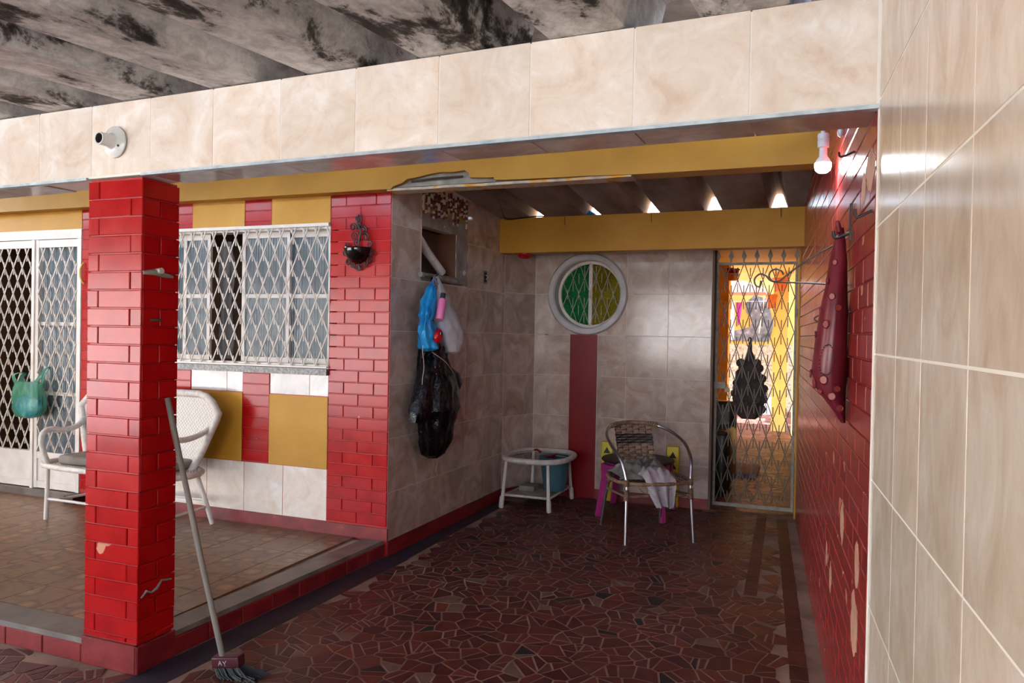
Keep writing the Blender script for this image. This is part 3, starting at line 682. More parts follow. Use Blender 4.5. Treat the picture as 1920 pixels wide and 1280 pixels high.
o = MB().prism(rag, (0, 0, bz0 - .008), (1, 0, 0), (0, 1, 0), (0, 0, 1), .016).build('peeling_plaster', mat_noise('peeled_plaster', [(.35, '#9a8f80'), (.5, '#b8aa98'), (.62, '#c8902c'), (.75, '#6d665c')], 8, .85), bm2)
mb = MB(); mb.tube([(-2.38, 4.30, 2.462), (-2.2, 4.296, 2.470), (-2.02, 4.305, 2.474)], .007, 6); mb.build('rebar', flat('rusty_rebar', '#3a2a22', .9), bm2)
bm3 = struct(MB().box((-2.548, 6.2, 2.205), (-.024, 6.36, 2.508)).build('beam_back', M_YEL), 'mustard painted beam across the back of the passage')
mb = MB().box((-2.55, 6.36, 2.44), (-.03, 6.95, 2.5)); mb.build('light_leak_cover', M_CEM, bm3)  # unseen cover added to stop light leaking down behind the beam
for x in (-1.94, -1.2, -.20):
    mb = MB(); mb.tube([(x, 6.196, 2.505), (x, 6.193, 2.46), (x + .004, 6.19, 2.43)], .003, 5); mb.build('rusty_hook', flat('rust', '#6a4a26', .8), bm3)

# channel roofs
def roof(name, label, x0, k0, k1, y0, y1, yref, zref, sx, sz, mat, per=.4935, flat_=.235, hg=.205, sa=.2):
    root = bpy.data.objects.new(name, None); link(root); struct(root, label)
    rem = per - flat_; a = rem * sa; b_ = rem * (sa + .07)
    prof = [(-.012, .004), (0, 0), (flat_, 0), (flat_ + .012, .006), (flat_ + a, hg - .013), (flat_ + b_, hg), (per - b_, hg), (per - a, hg - .013), (per - .012, .004)]
    n = 14
    for k in range(k0, k1):
        vs = []; fs = []; m_ = len(prof)
        for i in range(n + 1):
            y = y0 + (y1 - y0) * i / n
            for t in (0, .012):
                for a, b in prof:
                    vs.append((x0 + k * per + a + sx * (y - yref), y, zref + b + t + sz * (y - yref)))
        for i in range(n):
            for t in (0, 1):
                for j in range(m_ - 1):
                    q = i * 2 * m_ + t * m_ + j; fs.append((q, q + 1, q + 2 * m_ + 1, q + 2 * m_))
        for i in (0, n):
            for j in range(m_ - 1): q = i * 2 * m_ + j; fs.append((q, q + 1, q + m_ + 1, q + m_))
        mb = MB(); mb.add(vs, fs); mb.build('roof_channel', mat, root, smooth=30)
roof('ceiling_front', 'mouldy grey concrete channel roof over the garage', -2.277, -20, 7, -3.0, 2.72, 2.45, 2.475, .0753, .041, M_ROOF)
struct(MB().box((-7.6, 2.66, 2.80), (.3, 4.45, 2.9)).build('ceiling_sky_blocker', M_CEM), 'unseen concrete slab added to block sky between tiled and mustard beams')  # hidden slab, added to keep sky light from leaking in here
roof('ceiling_back', 'brownish concrete channel roof over the passage', -1.62, -3, 4, 4.44, 6.34, 6.2, 2.512, .02, -.084, M_ROOF2, flat_=.335, hg=.135, sa=.32)
# ------------------------------------------------------------------ back corridor beyond the gate
struct(MB().prism([(-.035, 6.965), (-.105, 10.5), (-.19, 12.6), (.25, 12.6), (.25, 6.965)], (0, 0, -.1), (1, 0, 0), (0, 1, 0), (0, 0, 1), 2.66).build('wall_corridor_right', M_YEL_PALE), 'pale yellow corridor wall beyond the gate')
struct(MB().box((-.50, 12.9, -.05), (-.27, 13.15, 2.56)).build('column_corridor', M_YEL_PALE), 'bright yellow column at the corridor end')
struct(MB().box((-1.75, 11.45, -.05), (-1.06, 11.75, 2.56)).build('pillar_corridor', M_YEL_BR), 'orange yellow pillar in the corridor')
struct(MB().box((-1.9, 6.965, -.05), (-1.75, 11.75, 2.56)).build('wall_corridor_left', M_YEL_BR), 'yellow wall behind the dark armchair')
far = struct(MB().box((-5, 16.5, -.05), (2.5, 16.7, 3.9)).build('wall_far', mat_noise('yard_yellow_paint', [(.3, '#b98a34'), (.7, '#c89a44')], 2, .7, rnd=0)), 'pale yellow yard wall at the corridor end')
FW = Frame((0, 16.5, 0), (1, 0, 0), (0, -1, 0))
tiles(FW, [-2.0 + .25 * i for i in range(9)], [.0, .34, .68, 1.02, 1.36], far, mat_noise('old_patterned_tile', [(.35, '#7a6a58'), (.5, '#a39580'), (.7, '#b0a490')], 22, .3), .01, .008)
blob = [(-1.5, 1.42), (-.7, 1.42), (-.62, 1.75), (-.7, 2.05), (-.74, 2.3), (-1.02, 2.38), (-1.2, 2.2), (-1.16, 2.02), (-1.05, 1.9), (-1.1, 1.72), (-1.3, 1.66), (-1.48, 1.62)]
MB().prism([(a + .02 * noise.noise(V3((a * 9, b * 9, 0))), b) for a, b in blob], (0, 16.5, 0), (1, 0, 0), (0, 0, 1), (0, -1, 0), .015).build('bare_cement', mat_noise('dark_bare_cement', [(.3, '#3c3a38'), (.55, '#6d6a68'), (.72, '#a69aa4')], 7, .9), far)
aw = tag(MB().prism([(-1.9, 2.62), (-1.5, 2.68), (-.75, 2.42), (-.72, 2.36), (-1.9, 2.36)], (0, 15.2, 0), (1, 0, 0), (0, 0, 1), (0, 1, 0), 1.0).build('awning', mat_noise('pink_awning', [(.3, '#e0a89a'), (.7, '#ecc0b4')], 3, .6)), 'pink sloping awning high in the yard beyond the gate', 'awning')
mb = MB().box((-1.9, 15.18, 2.32), (-.66, 15.24, 2.37)); mb.build('awning_rail', flat('rail_brown', '#a86a50', .6), aw)
mb = MB(); mb.tube([(-1.5, 15.19, 2.69), (-.75, 15.19, 2.43), (-.70, 15.19, 2.34)], .018, 6); mb.build('awning_edge', M_WHITE, aw)
mb = MB(); mb.tube([(-.75, 15.2, 2.36), (-.82, 15.6, 1.9), (-.9, 16.4, 1.6)], .015, 6); mb.build('awning_strut', M_WHITE, aw)
def pot(name, label, loc, r, h, mat, flower=None):
    t = thing(name, label, 'pot', loc)
    MB().lathe([(0, 0), (r * .65, 0), (r * .92, h * .8), (r * 1.05, h * .8), (r * 1.05, h), (r * .9, h), (r * .85, h * .85), (0, h * .82)], 20).build('pot_body', mat, t, smooth=35)
    if flower: 
        mb = MB()
        for i in range(16):
            a = random.uniform(0, 6.28); q = random.uniform(.2, 1) * r; mb.tube([(0, 0, h * .8), (q * math.cos(a), q * math.sin(a), h * random.uniform(1.2, 1.8))], [.006, .03], 5)
        mb.build('flowers', flower, t)
    return t
M_TERR = mat_noise('terracotta', [(.3, '#c4622e'), (.6, '#da7a40')], 6, .7)
pot('hanging_pot', 'terracotta pot fixed high on the corridor column', (-.40, 12.74, 2.25), .12, .20, M_TERR)
pot('hanging_pot', 'smaller orange pot hanging lower beside the corridor column', (-.53, 12.9, 1.98), .085, .22, M_TERR)
pot('hanging_pot', 'pink pot of red flowers on the corridor pillar', (-1.0, 11.36, 2.32), .09, .10, flat('pink_clay', '#cf8a6e', .6), flat('red_flower', '#a8323a', .7))
def hang_cloth(name, label, x, y, z0, z1, w_, mat, seed, point=False):
    mb = MB(); n = 10; k = 12; vs = []; fs = []
    for i in range(k + 1):
        t = i / k; wv = w_ * (1 - .8 * t if point else 1)
        for j in range(n + 1):
            u = j / n - .5; vs.append((x + u * wv, y + .02 * math.sin(j * 1.3 + seed) * (0.4 + t), z1 + (z0 - z1) * t - (.02 * abs(u) if not point else 0)))
    for i in range(k):
        for j in range(n): q = i * (n + 1) + j; fs.append((q, q + 1, q + n + 2, q + n + 1))
    mb.add(vs, fs); mb.add([(a, b + .006, c) for a, b, c in vs], fs)
    return tag(mb.build(name, mat, None, smooth=True), label, 'cloth')
hang_cloth('hanging_towel', 'white towel hanging beside a pink cloth in the yard', -1.47, 16.31, 1.45, 2.25, .16, flat('white_cloth', '#e6e2ee', .9), 0)
hang_cloth('hanging_cloth', 'bright pink pointed cloth hanging in the yard', -1.305, 16.31, 1.75, 2.22, .13, flat('pink_cloth', '#e8309a', .8), 1, True)
mb = MB(); mb.tube([(-1.9, 16.5, 2.24), (-1.89, 16.31, 2.24), (-.3, 16.31, 2.25), (-.29, 16.5, 2.25)], .006, 5); tag(mb.build('clothes_line', M_WHITE), 'thin clothes line stretched along the yard wall', 'line')
t = thing('paint_bucket', 'white plastic bucket standing at the far end of the corridor', 'bucket', (-.66, 15.7, 0))
MB().lathe([(0, 0), (.1, 0), (.125, .3), (.135, .3), (.135, .33), (.115, .33), (.1, .04), (0, .03)], 20).build('bucket_body', flat('white_plastic', '#d8d8dc', .4), t, smooth=35)
mb = MB(); mb.tube([(.13 * math.cos(a), .02, .31 - .09 * math.sin(a)) for a in [math.pi * i / 10 for i in range(11)]], .004, 5); mb.build('bucket_handle', M_ALU, t)
t = thing('armchair', 'dark brown leather armchair seen behind the gate bars', 'armchair', (-1.08, 7.72, 0))
M_LEATH = mat_noise('brown_leather', [(.3, '#1c1210'), (.6, '#2c1e1a')], 8, .3, .3, 40)
def cushion(a, b, r, name, mat, parent, M=None):
    import bmesh
    me = bpy.data.meshes.new(name); bm = bmesh.new(); bmesh.ops.create_cube(bm, size=1)
    for v in bm.verts: v.co = V3(((a[0] + b[0]) / 2 + v.co.x * (b[0] - a[0]), (a[1] + b[1]) / 2 + v.co.y * (b[1] - a[1]), (a[2] + b[2]) / 2 + v.co.z * (b[2] - a[2])))
    bmesh.ops.bevel(bm, geom=bm.edges[:], offset=r, segments=3, affect='EDGES', profile=.6)
    if M:
        for v in bm.verts: v.co = M @ v.co
    bm.to_mesh(me); bm.free(); me.materials.append(mat); me.polygons.foreach_set('use_smooth', [True] * len(me.polygons))
    o = bpy.data.objects.new(name, me); return link(o, parent)
cushion((-.5, -.35, .04), (.42, .38, .36), .04, 'base', M_LEATH, t); cushion((-.5, -.42, .05), (-.3, .4, .62), .07, 'armrest', M_LEATH, t); cushion((.24, -.42, .05), (.44, .4, .62), .07, 'armrest', M_LEATH, t)
cushion((-.3, -.38, .36), (.24, .2, .47), .04, 'seat_cushion', M_LEATH, t); cushion((-.5, .2, .1), (.44, .42, .85), .08, 'backrest', M_LEATH, t)
for x in (-.42, .36):
    for y in (-.34, .32): MB().lathe([(.03, 0), (.035, .06)], 10, Matrix.Translation((x, y, 0))).build('foot', M_IRON, t)
mb = MB(); mb.box((-.76, 8.45, 0), (-.46, 9.2, .035)); tag(mb.build('door_mat', mat_noise('lilac_grey_mat', [(.3, '#7d7488'), (.6, '#9a90a2')], 12, .9, .4, 60)), 'lilac grey mat lying on the corridor mosaic', 'mat')

struct(MB().box((-5, 6.97, 2.56), (2.0, 14.9, 2.62)).build('ceiling_corridor_added', M_YEL_PALE), 'pale yellow slab added over the corridor to cut sky light')  # cover added to hold back the sky light in the corridor
# ------------------------------------------------------------------ iron gate
GX0, GX1, GY, GZ0, GZ1 = -.742, -.072, 6.88, .02, 2.145
gate = thing('iron_gate', 'narrow grey iron gate with diamond lattice and spear tips', 'gate', (0, GY, 0))
GF = Frame((0, 0, 0), (1, 0, 0), (0, -1, 0))
mb = MB()
for q in ((GX0, GX0 + .02, GZ0, GZ1), (GX1 - .022, GX1, GZ0, GZ1), (GX0 + .001, GX1 - .001, GZ0 + .001, GZ0 + .03), (GX0 + .001, GX1 - .001, GZ1 - .014, GZ1 + .008)): GF.slab(mb, *q, -.012 + (.001 if q[1] - q[0] > .1 else 0), .012 - (.001 if q[1] - q[0] > .1 else 0))
mb.build('gate_frame', M_GATE, gate)
lattice(gate, Frame((0, GY, 0), (1, 0, 0), (0, -1, 0)), GX0 + .02, GX1 - .022, GZ0 + .03, GZ1 - .014, .1047, .30, .008, .004, -.004, M_GATEBAR, 0)
mb = MB()
for i in range(14):
    for j in range(16):
        if (i + j) % 2: continue
        a = GX0 + .02 + i * .1047 / 2; b = GZ0 + .03 + j * .15
        for lo, hi in ((.03, .105), (-.105, -.03)):
            if GX0 + .03 < a < GX1 - .03 and b + lo > .05 and b + hi < 2.12: GF.slab(mb, a - .004, a + .004, b + lo, b + hi, 0, .005)
tag(mb.build('short_rods', M_GATEBAR, gate), kind='stuff')
for i in range(7):
    a = GX0 + .01 + i * (GX1 - GX0 - .02) / 6; z = GZ1 + .006
    MB().prism([(a - .006, z), (a + .006, z), (a + .008, z + .03), (a + .022, z + .055), (a, z + .115), (a - .022, z + .055), (a - .008, z + .03)], (0, .006, 0), (1, 0, 0), (0, 0, 1), (0, -1, 0), .012).build('spear_tip', M_GATE, gate)
mb = MB(); GF.slab(mb, GX0 - .005, GX0 + .095, 1.05, 1.105, .012, .03); lt = mb.build('latch_plate', M_GATE, gate)
mb = MB(); GF.slab(mb, GX0 + .09, GX0 + .12, 1.02, 1.06, .014, .03); mb.tube([GF.p(GX0 + .095, 1.06, .022), GF.p(GX0 + .098, 1.085, .022), GF.p(GX0 + .112, 1.085, .022), GF.p(GX0 + .115, 1.06, .022)], .004, 6); mb.build('padlock', flat('dull_brass', '#6d6353', .4, .8), gate)
for z in (.42, 1.72):
    mb = MB().lathe([(.012, -.03), (.012, .03)], 10, Matrix.Translation((GX1 + .012, 0, z))); mb.box((GX1 - .01, -.008, z - .012), (GX1 + .03, .008, z + .012)); mb.build('hinge', M_GATE, gate)

# brown bag of overlapping leather discs, hooked on the gate
t = thing('disc_bag', 'dark brown hanging bag of overlapping round discs on the gate', 'bag', (-.46, 7.0, .78))
M_BROWN = mat_noise('dark_brown_suede', [(.3, '#2a1814'), (.6, '#3a2420')], 10, .7)
prof = [(0, .06), (.05, .12), (.16, .135), (.28, .118), (.40, .088), (.52, .05), (.60, .022), (.68, .014)]
MB().loft([(((i % 2) * .004, 0, z), r, r * .28) for i, (z, r) in enumerate(prof)], 20, .04, 4, 3).build('bag_body', M_BROWN, t, smooth=True)
disc = MB().lathe([(0, -.003), (.036, -.003), (.038, 0), (.036, .003), (0, .003)], 12).build('leather_disc', M_BROWN, t); first = True
for j in range(11):
    z = .045 + j * .045; r = [p for p in prof if p[0] <= z][-1][1] + .016; k = max(2, int(r * 2 / .058))
    for i in range(k):
        x = (-1 + 2 * (i + .5 * (j % 2) * .6 + .2) / max(k - .4, 1)) * r * .85
        for sy in (-1, 1):
            o = disc if first else disc.copy()
            if not first: link(o, t)
            first = False
            o.matrix_basis = Matrix.Translation((x, sy * (.042 * math.sqrt(max(.05, 1 - (x / (r + .02)) ** 2)) + .004 * (j % 2)), z)) @ Matrix.Rotation(math.pi / 2 + random.uniform(-.15, .15), 4, 'X') @ Matrix.Rotation(random.uniform(-.15, .15), 4, 'Y')
mb = MB(); mb.tube(smooth_path([(0, 0, .66), (.012, -.05, .71), (.0, -.105, .715), (-.01, -.10, .69)], 5), .006, 6); mb.build('strap', M_BROWN, t)

# ------------------------------------------------------------------ fittings on the beam and right wall
Mb = BF.mat(-2.812, 2.297, .009)
t = thing('lamp_holder', 'white porcelain lamp holder without bulb on the tiled beam', 'lamp holder', tuple(BF.p(-2.812, 2.297, 0)))
def loc(Mm): return Matrix.Translation(t.location).inverted() @ Mm
MB().lathe([(.068, 0), (.068, .006), (.06, .012), (.04, .018), (.03, .022)], 32, loc(Mb)).build('round_base', M_PORC, t, smooth=30)
MB().lathe([(.036, .02), (.030, .03), (.027, .055), (.027, .08), (.0215, .08), (.0215, .03), (0, .03)], 24, loc(Mb)).build('socket_neck', M_PORC, t, smooth=30)
MB().lathe([(.021, .078), (.0195, .074), (.021, .069), (.0195, .064), (.021, .059), (.0195, .054), (.0195, .035)], 24, loc(Mb), cap=False).build('screw_thread', M_IRON_G, t)
for a in (2.6, -.5): MB().lathe([(.005, .012), (.005, .02), (0, .021)], 8, loc(Mb @ Matrix.Translation((.045 * math.cos(a), .045 * math.sin(a), 0)))).build('screw', M_IRON_G, t)

BX, BY, BZ = .052, 3.46, 2.235
t = thing('light_bulb', 'glowing white bulb hanging in a holder near the red wall', 'bulb', (BX, BY, BZ))
M_LED, tt, b = base_mat('lit_bulb', '#ffffff', .3); b.inputs['Emission Color'].default_value = (.86, .95, 1, 1); b.inputs['Emission Strength'].default_value = 60
MB().lathe([(0, -.036), (.018, -.033), (.030, -.022), (.034, -.006), (.033, .006)], 24, cap=False).build('bulb_dome', M_LED, t, smooth=60)
MB().lathe([(.033, .006), (.026, .022), (.017, .034), (.015, .045)], 24, cap=False).build('bulb_collar', flat('bulb_collar', '#e8e8e6', .4), t, smooth=60)
MB().lathe([(.016, .04), (.016, .07), (.023, .072), (.025, .10), (.023, .103), (.025, .106), (.023, .112), (.025, .118), (.023, .13), (0, .132)], 24).build('holder', M_PORC, t, smooth=40)
wx = rw_x(BY) - BX
mb = MB(); mb.tube(smooth_path([(0, 0, .128), (0, 0, .15), (wx * .5, 0, .168), (wx, 0, .175)], 5), .009, 8); mb.build('bracket_arm', M_PVC, t, smooth=True)
mb = MB(); mb.lathe([(.001, -.03), (.011, -.022), (.013, -.008), (.006, .02), (.001, .03)], 12, Matrix.Translation((rw_x(3.3) - .018, 3.3, 2.335))); tag(mb.build('white_pendant', M_PORC, None, smooth=True), 'tiny white drop pendant on the red wall beside the bulb', 'pendant')

def wall_hook(label, s, z, out=.05, drop=.03, r=.004, name='wall_hook', plate=0):
    t = thing(name, label, 'hook', tuple(RW.p(s, z, 0)))
    o = V3(RW.p(s, z, 0)); mb = MB()
    P = [RW.p(s, z + .012, 0) - o, RW.p(s, z, out * .5) - o, RW.p(s, z - drop * .3, out) - o, RW.p(s, z + drop * .5, out * 1.1) - o]
    mb.tube(smooth_path(P, 5), r, 6); mb.build('hook_rod', M_IRON, t, smooth=True)
    if plate:
        f2 = Frame(RW.p(s, z, .008) - o, RW.u, RW.n); m2 = MB(); f2.slab(m2, -.006, .006, -.02, plate, 0, .006); m2.build('hook_plate', M_IRON, t)
    return t
wall_hook('black iron hook plate above the burgundy bag on red wall', 2.94, 1.87, .06, .03, .006, plate=.11)
wall_hook('small iron hook near the edge of the cream tiles', 2.43, 1.865, .045, .03)
wall_hook('bent iron nail in red bricks just under the tiled beam', 2.92, 2.15, .05, .02)
# burgundy bag with round cut-outs
t = thing('burgundy_bag', 'burgundy hanging bag with round cut-outs on the red wall', 'bag', tuple(RW.p(2.98, 1.2, 0)))
o = V3(RW.p(2.98, 1.2, 0)); M_BURG = mat_noise('burgundy_vinyl', [(.3, '#5a1826'), (.6, '#74222f')], 7, .32, .15, 20)
rows = [(.0, .016, .008, .02), (.05, .034, .024, .07), (.12, .062, .050, .09), (.18, .068, .060, .10), (.28, .062, .056, .10), (.40, .054, .046, .09), (.50, .048, .037, .075), (.58, .043, .030, .055), (.65, .040, .020, .03), (.70, .040, .012, .016)]
L = [(RW.p(2.98, 1.2, 0) - o + RW.n * c + V3((0, 0, z)), rn, rs) for z, c, rn, rs in rows]
MB().loft(L, 36, .05, 3, 5).build('bag_body', M_BURG, t, smooth=True)
def bag_pt(k, a):
    k0 = int(k); f = k - k0; (c0, a0, b0), (c1, a1, b1) = L[k0], L[min(k0 + 1, len(L) - 1)]
    c = c0.lerp(c1, f); rx, ry = a0 + (a1 - a0) * f, b0 + (b1 - b0) * f
    p = c + V3((rx * math.cos(a) * 1.03, ry * math.sin(a) * 1.03, 0)); nrm = V3((math.cos(a) / rx, math.sin(a) / ry, 0)).normalized(); return p, nrm
M_HOLE = mat_noise('hole_pale_red', [(.3, '#84332f'), (.6, '#93403a')], 8, .4)
for k, a, r in ((1.1, 4.9, .012), (1.7, 4.6, .014), (2.1, 5.1, .012), (2.3, 3.5, .017), (2.6, 4.35, .015), (2.9, 3.3, .014), (4.6, 4.2, .014), (5.0, 3.5, .013), (5.1, 4.9, .011), (5.5, 4.4, .012), (6.1, 3.7, .011), (6.9, 4.3, .010), (4.3, 3.2, .012), (1.9, 3.9, .011)):
    p, nr = bag_pt(k, a); q = nr.to_track_quat('Z', 'Y').to_matrix().to_4x4(); q.translation = p
    e = MB().lathe([(r, -.002), (r * 1.12, .002), (r, .004), (r * .88, .002)], 18, q, cap=False).build('cutout_ring', M_BURG, t, smooth=True)
    MB().lathe([(r * .92, 0), (r * .9, .0015), (0, .0015)], 18, q).build('cutout_disc', M_HOLE, e)
mb = MB()
for q_ in range(26):
    a_ = 6.283 * q_ / 26
    p, nr = bag_pt(3.45 + .55 * math.sin(a_), 4.5 + .42 * math.cos(a_)); q = nr.to_track_quat('Z', 'Y').to_matrix().to_4x4(); q.translation = p; mb.lathe([(.0028, -.001), (.0022, .0012), (0, .0014)], 8, q)
tag(mb.build('perforations', flat('dark_perforation', '#2a0c14', .6), t), kind='stuff')
mb = MB(); mb.tube(smooth_path([V3((0, 0, .69)) + L[-1][0] - V3((0, 0, .70)), RW.p(2.97, 1.2, .05) - o + V3((0, 0, .72)), RW.p(2.95, 1.2, .045) - o + V3((0, 0, .68))], 5), .008, 6); mb.build('strap', M_BURG, t, smooth=True)
# scroll bracket and a wire loop on the wall
t = thing('scroll_bracket', 'thin iron scroll bracket reaching out from red wall toward gate', 'bracket', (rw_x(3.1), 3.1, 1.70)); o = V3(t.location)
def P3(x, z, y=3.1): return V3((x, y, z)) - o
mb = MB(); sp = [P3(.139, 1.881), P3(.0, 1.80), P3(-.09, 1.728)] + [P3(-.112 + .026 * math.cos(a), 1.742 + .024 * math.sin(a)) for a in [-1.2 - i * .5 for i in range(11)]]
mb.tube(smooth_path(sp, 3), .0035, 6); mb.build('slanting_bar', M_IRON_G, t, smooth=True)
mb = MB(); sp = [P3(.14, 1.702), P3(0, 1.712), P3(-.10, 1.716), P3(-.132, 1.722), P3(-.15, 1.742), P3(-.172, 1.748), P3(-.191, 1.73), P3(-.188, 1.706), P3(-.172, 1.699), P3(-.168, 1.722)]
mb.tube(smooth_path(sp, 4), .0035, 6); mb.build('lower_bar', M_IRON_G, t, smooth=True)
t = thing('wire_loop', 'small wire loop sticking out of the wall beside burgundy bag', 'hook', (rw_x(3.35), 3.35, 1.56)); o = V3(t.location)
mb = MB(); mb.tube(smooth_path([V3((0, 0, .01)), P3(.08, 1.605, 3.33), P3(.038, 1.59, 3.33), P3(.034, 1.575, 3.33), P3(.08, 1.555, 3.33), V3((0, 0, -.01))], 5), .003, 6); mb.build('wire', M_IRON, t, smooth=True)

# black planter sconce on the red column
t = thing('wall_planter', 'black scrollwork wall planter with half bowl on red column', 'planter', (-2.812, 4.381, 1.90))
MB().add(*(lambda vs, fs: (vs, fs))(*(lambda n, k: ([V3((.095 * math.cos(math.pi * j / n) * math.sqrt(max(0, 1 - (i / k) ** 2)) , -.10 * math.sin(math.pi * j / n) * math.sqrt(max(0, 1 - (i / k) ** 2)) - .012, .15 - .105 * (i / k))) for i in range(k + 1) for j in range(n + 1)], [(i * (n + 1) + j, i * (n + 1) + j + 1, (i + 1) * (n + 1) + j + 1, (i + 1) * (n + 1) + j) for i in range(k) for j in range(n)]))(20, 10))).build('half_bowl', M_BLACKG, t, smooth=True)
mb = MB(); mb.tube([(.096 * math.cos(math.pi * j / 20), -.10 * math.sin(math.pi * j / 20) - .012, .15) for j in range(21)], .004, 6); mb.build('bowl_rim', M_BLACKG, t, smooth=True)
def spiral(cx, cz, r, turns, a0, dirn=1, y=-.012):
    n = int(14 * turns); return [(cx + (r * (1 - .75 * i / n)) * math.cos(a0 + dirn * 6.283 * turns * i / n), y, cz + (r * (1 - .75 * i / n)) * math.sin(a0 + dirn * 6.283 * turns * i / n)) for i in range(n + 1)]
for cx, cz, r, tu, a0, d_ in ((-.005, .345, .032, 1.4, -1.8, 1), (.006, .305, .028, 1.3, 0, -1), (-.045, .295, .028, 1.4, -.5, 1), (.035, .27, .03, 1.5, 1.5, -1), (-.03, .235, .034, 1.5, .2, 1), (.055, .225, .03, 1.4, 2.2, -1), (-.012, .19, .03, 1.4, 1.0, 1), (.085, .175, .026, 1.3, 2.0, -1), (-.085, .165, .022, 1.2, 1.0, 1), (.1, .12, .024, 1.3, 1.6, -1), (-.1, .12, .022, 1.2, 1.5, 1), (.085, .075, .024, 1.3, 1.0, -1), (-.075, .06, .022, 1.3, 2.0, 1), (.05, .045, .024, 1.3, .5, -1), (-.04, .04, .02, 1.3, 2.5, 1), (.005, .025, .018, 1.2, 1.5, 1)):
    mb = MB(); mb.tube(spiral(cx, cz, r, tu, a0, d_), .0045, 5); mb.build('scroll', M_IRON, t, smooth=True)
mb = MB(); mb.tube(smooth_path([(0, -.011, .38), (-.015, -.011, .33), (.015, -.011, .26), (0, -.011, .18), (0, -.011, .06), (.01, -.011, .01)], 5), .006, 6); mb.tube([(-.03, -.012, .018), (.0, -.014, .004), (.03, -.012, .016)], .005, 6); mb.build('spine', M_IRON, t, smooth=True)

# ------------------------------------------------------------------ bags hanging by the niche
mb = MB(); mb.tube([LW.p(.40, 1.895, -.01), LW.p(.40, 1.892, .12), LW.p(.40, 1.91, .14)], .007, 7); tag(mb.build('iron_peg', M_IRON_G, None, smooth=True), 'iron peg under the wall niche that carries the bags', 'hook')
def wbag(name, label, rows, mat, amp=.10, freq=4, seed=1, pleat=.06, pn=9, n=40, cat='bag'):
    z0 = rows[0][0]; s0 = rows[0][1]; o = V3(LW.p(s0, z0, rows[0][4]))
    t = thing(name, label, cat, tuple(o)); R = []
    # refine rows
    fine = []
    for i in range(len(rows) - 1):
        for j in range(4): f = j / 4; fine.append([rows[i][q] + (rows[i + 1][q] - rows[i][q]) * (f * f * (3 - 2 * f)) for q in range(5)])
    fine.append(list(rows[-1]))
    for z, s, hs, hn, c in fine: R.append((V3(LW.p(s, z, c)) - o, hn, hs))
    MB().loft(R, n, amp, freq, seed, pleat=pleat, pn=pn).build('bag_body', mat, t, smooth=70); return t
M_BLK = mat_bag('black_bin_liner', '#07070a', .16, bump=.8)
M_BLUE = mat_bag('blue_carrier', '#1286c8', .22, .1, stops=[(.35, '#0a6fb4'), (.65, '#2aa2dc')])
M_CLEAR = mat_bag('clear_film', '#e6e9ec', .12, 0, .38, bump=.4)
t = wbag('black_bin_bag', 'large black bin bag hanging under the niche', [(.60, .45, .04, .03, .10), (.63, .45, .10, .07, .10), (.74, .42, .15, .10, .13), (.88, .40, .19, .11, .145), (.96, .40, .24, .12, .15), (1.10, .44, .22, .11, .145), (1.22, .44, .17, .10, .11), (1.40, .42, .11, .08, .10), (1.58, .40, .075, .06, .09), (1.74, .39, .045, .04, .10), (1.88, .40, .022, .022, .115)], M_BLK, .08, 5, 3, .09, 11)
o = V3(t.location); mb = MB(); R = []
for z, s, hs, hn, c in [(.96, .66, .02, .02, .08), (1.02, .70, .07, .05, .09), (1.12, .74, .09, .06, .09), (1.19, .72, .10, .06, .09), (1.24, .60, .07, .06, .09), (1.36, .50, .04, .04, .09)]: R.append((V3(LW.p(s, z, c)) - o, hn, hs))
mb.loft(R, 24, .2, 5, 9, pleat=.06); mb.build('side_bulge', M_BLK, t, smooth=70)
R = []
for z, s, hs, hn, c in [(.885, .17, .05, .02, .14), (.895, .17, .11, .05, .14), (.96, .19, .115, .06, .14), (1.08, .24, .10, .07, .13), (1.24, .31, .07, .06, .12), (1.40, .37, .04, .04, .11)]: R.append((V3(LW.p(s, z, c)) - o, hn, hs))
mb = MB(); mb.loft(R, 24, .2, 5, 4, pleat=.06); mb.build('side_bulge', M_BLK, t, smooth=70)
mb = MB(); mb.tube(smooth_path([V3(LW.p(.24, 1.36, .19)) - o, V3(LW.p(.36, 1.29, .235)) - o, V3(LW.p(.52, 1.20, .22)) - o, V3(LW.p(.64, 1.18, .16)) - o], 5), .0025, 5); mb.build('tie_string', flat('silver_string', '#a89a94', .35), t)
wbag('small_black_bag', 'small black bag tucked behind the clear bag', [(1.60, .72, .02, .02, .05), (1.63, .70, .07, .04, .05), (1.70, .62, .08, .045, .055), (1.80, .50, .05, .03, .07), (1.885, .41, .02, .02, .10)], M_BLK, .18, 5, 6)
wbag('blue_plastic_bag', 'bright blue plastic bag bundle hanging by the niche', [(1.365, .27, .04, .03, .15), (1.385, .27, .085, .06, .15), (1.46, .25, .09, .06, .15), (1.54, .22, .075, .05, .155), (1.58, .21, .045, .035, .16), (1.62, .22, .07, .05, .16), (1.72, .26, .055, .045, .15), (1.80, .31, .035, .03, .14), (1.875, .38, .015, .015, .13)], M_BLUE, .16, 6, 2, .08, 7)
clear = wbag('clear_plastic_bag', 'transparent plastic bag with bottles hanging by the niche', [(1.345, .52, .035, .03, .20), (1.36, .51, .075, .055, .20), (1.43, .50, .13, .075, .20), (1.52, .47, .15, .08, .20), (1.62, .43, .12, .07, .19), (1.74, .39, .075, .05, .17), (1.83, .39, .035, .03, .15), (1.89, .40, .012, .012, .13)], M_CLEAR, .10, 5, 8, .05, 9)
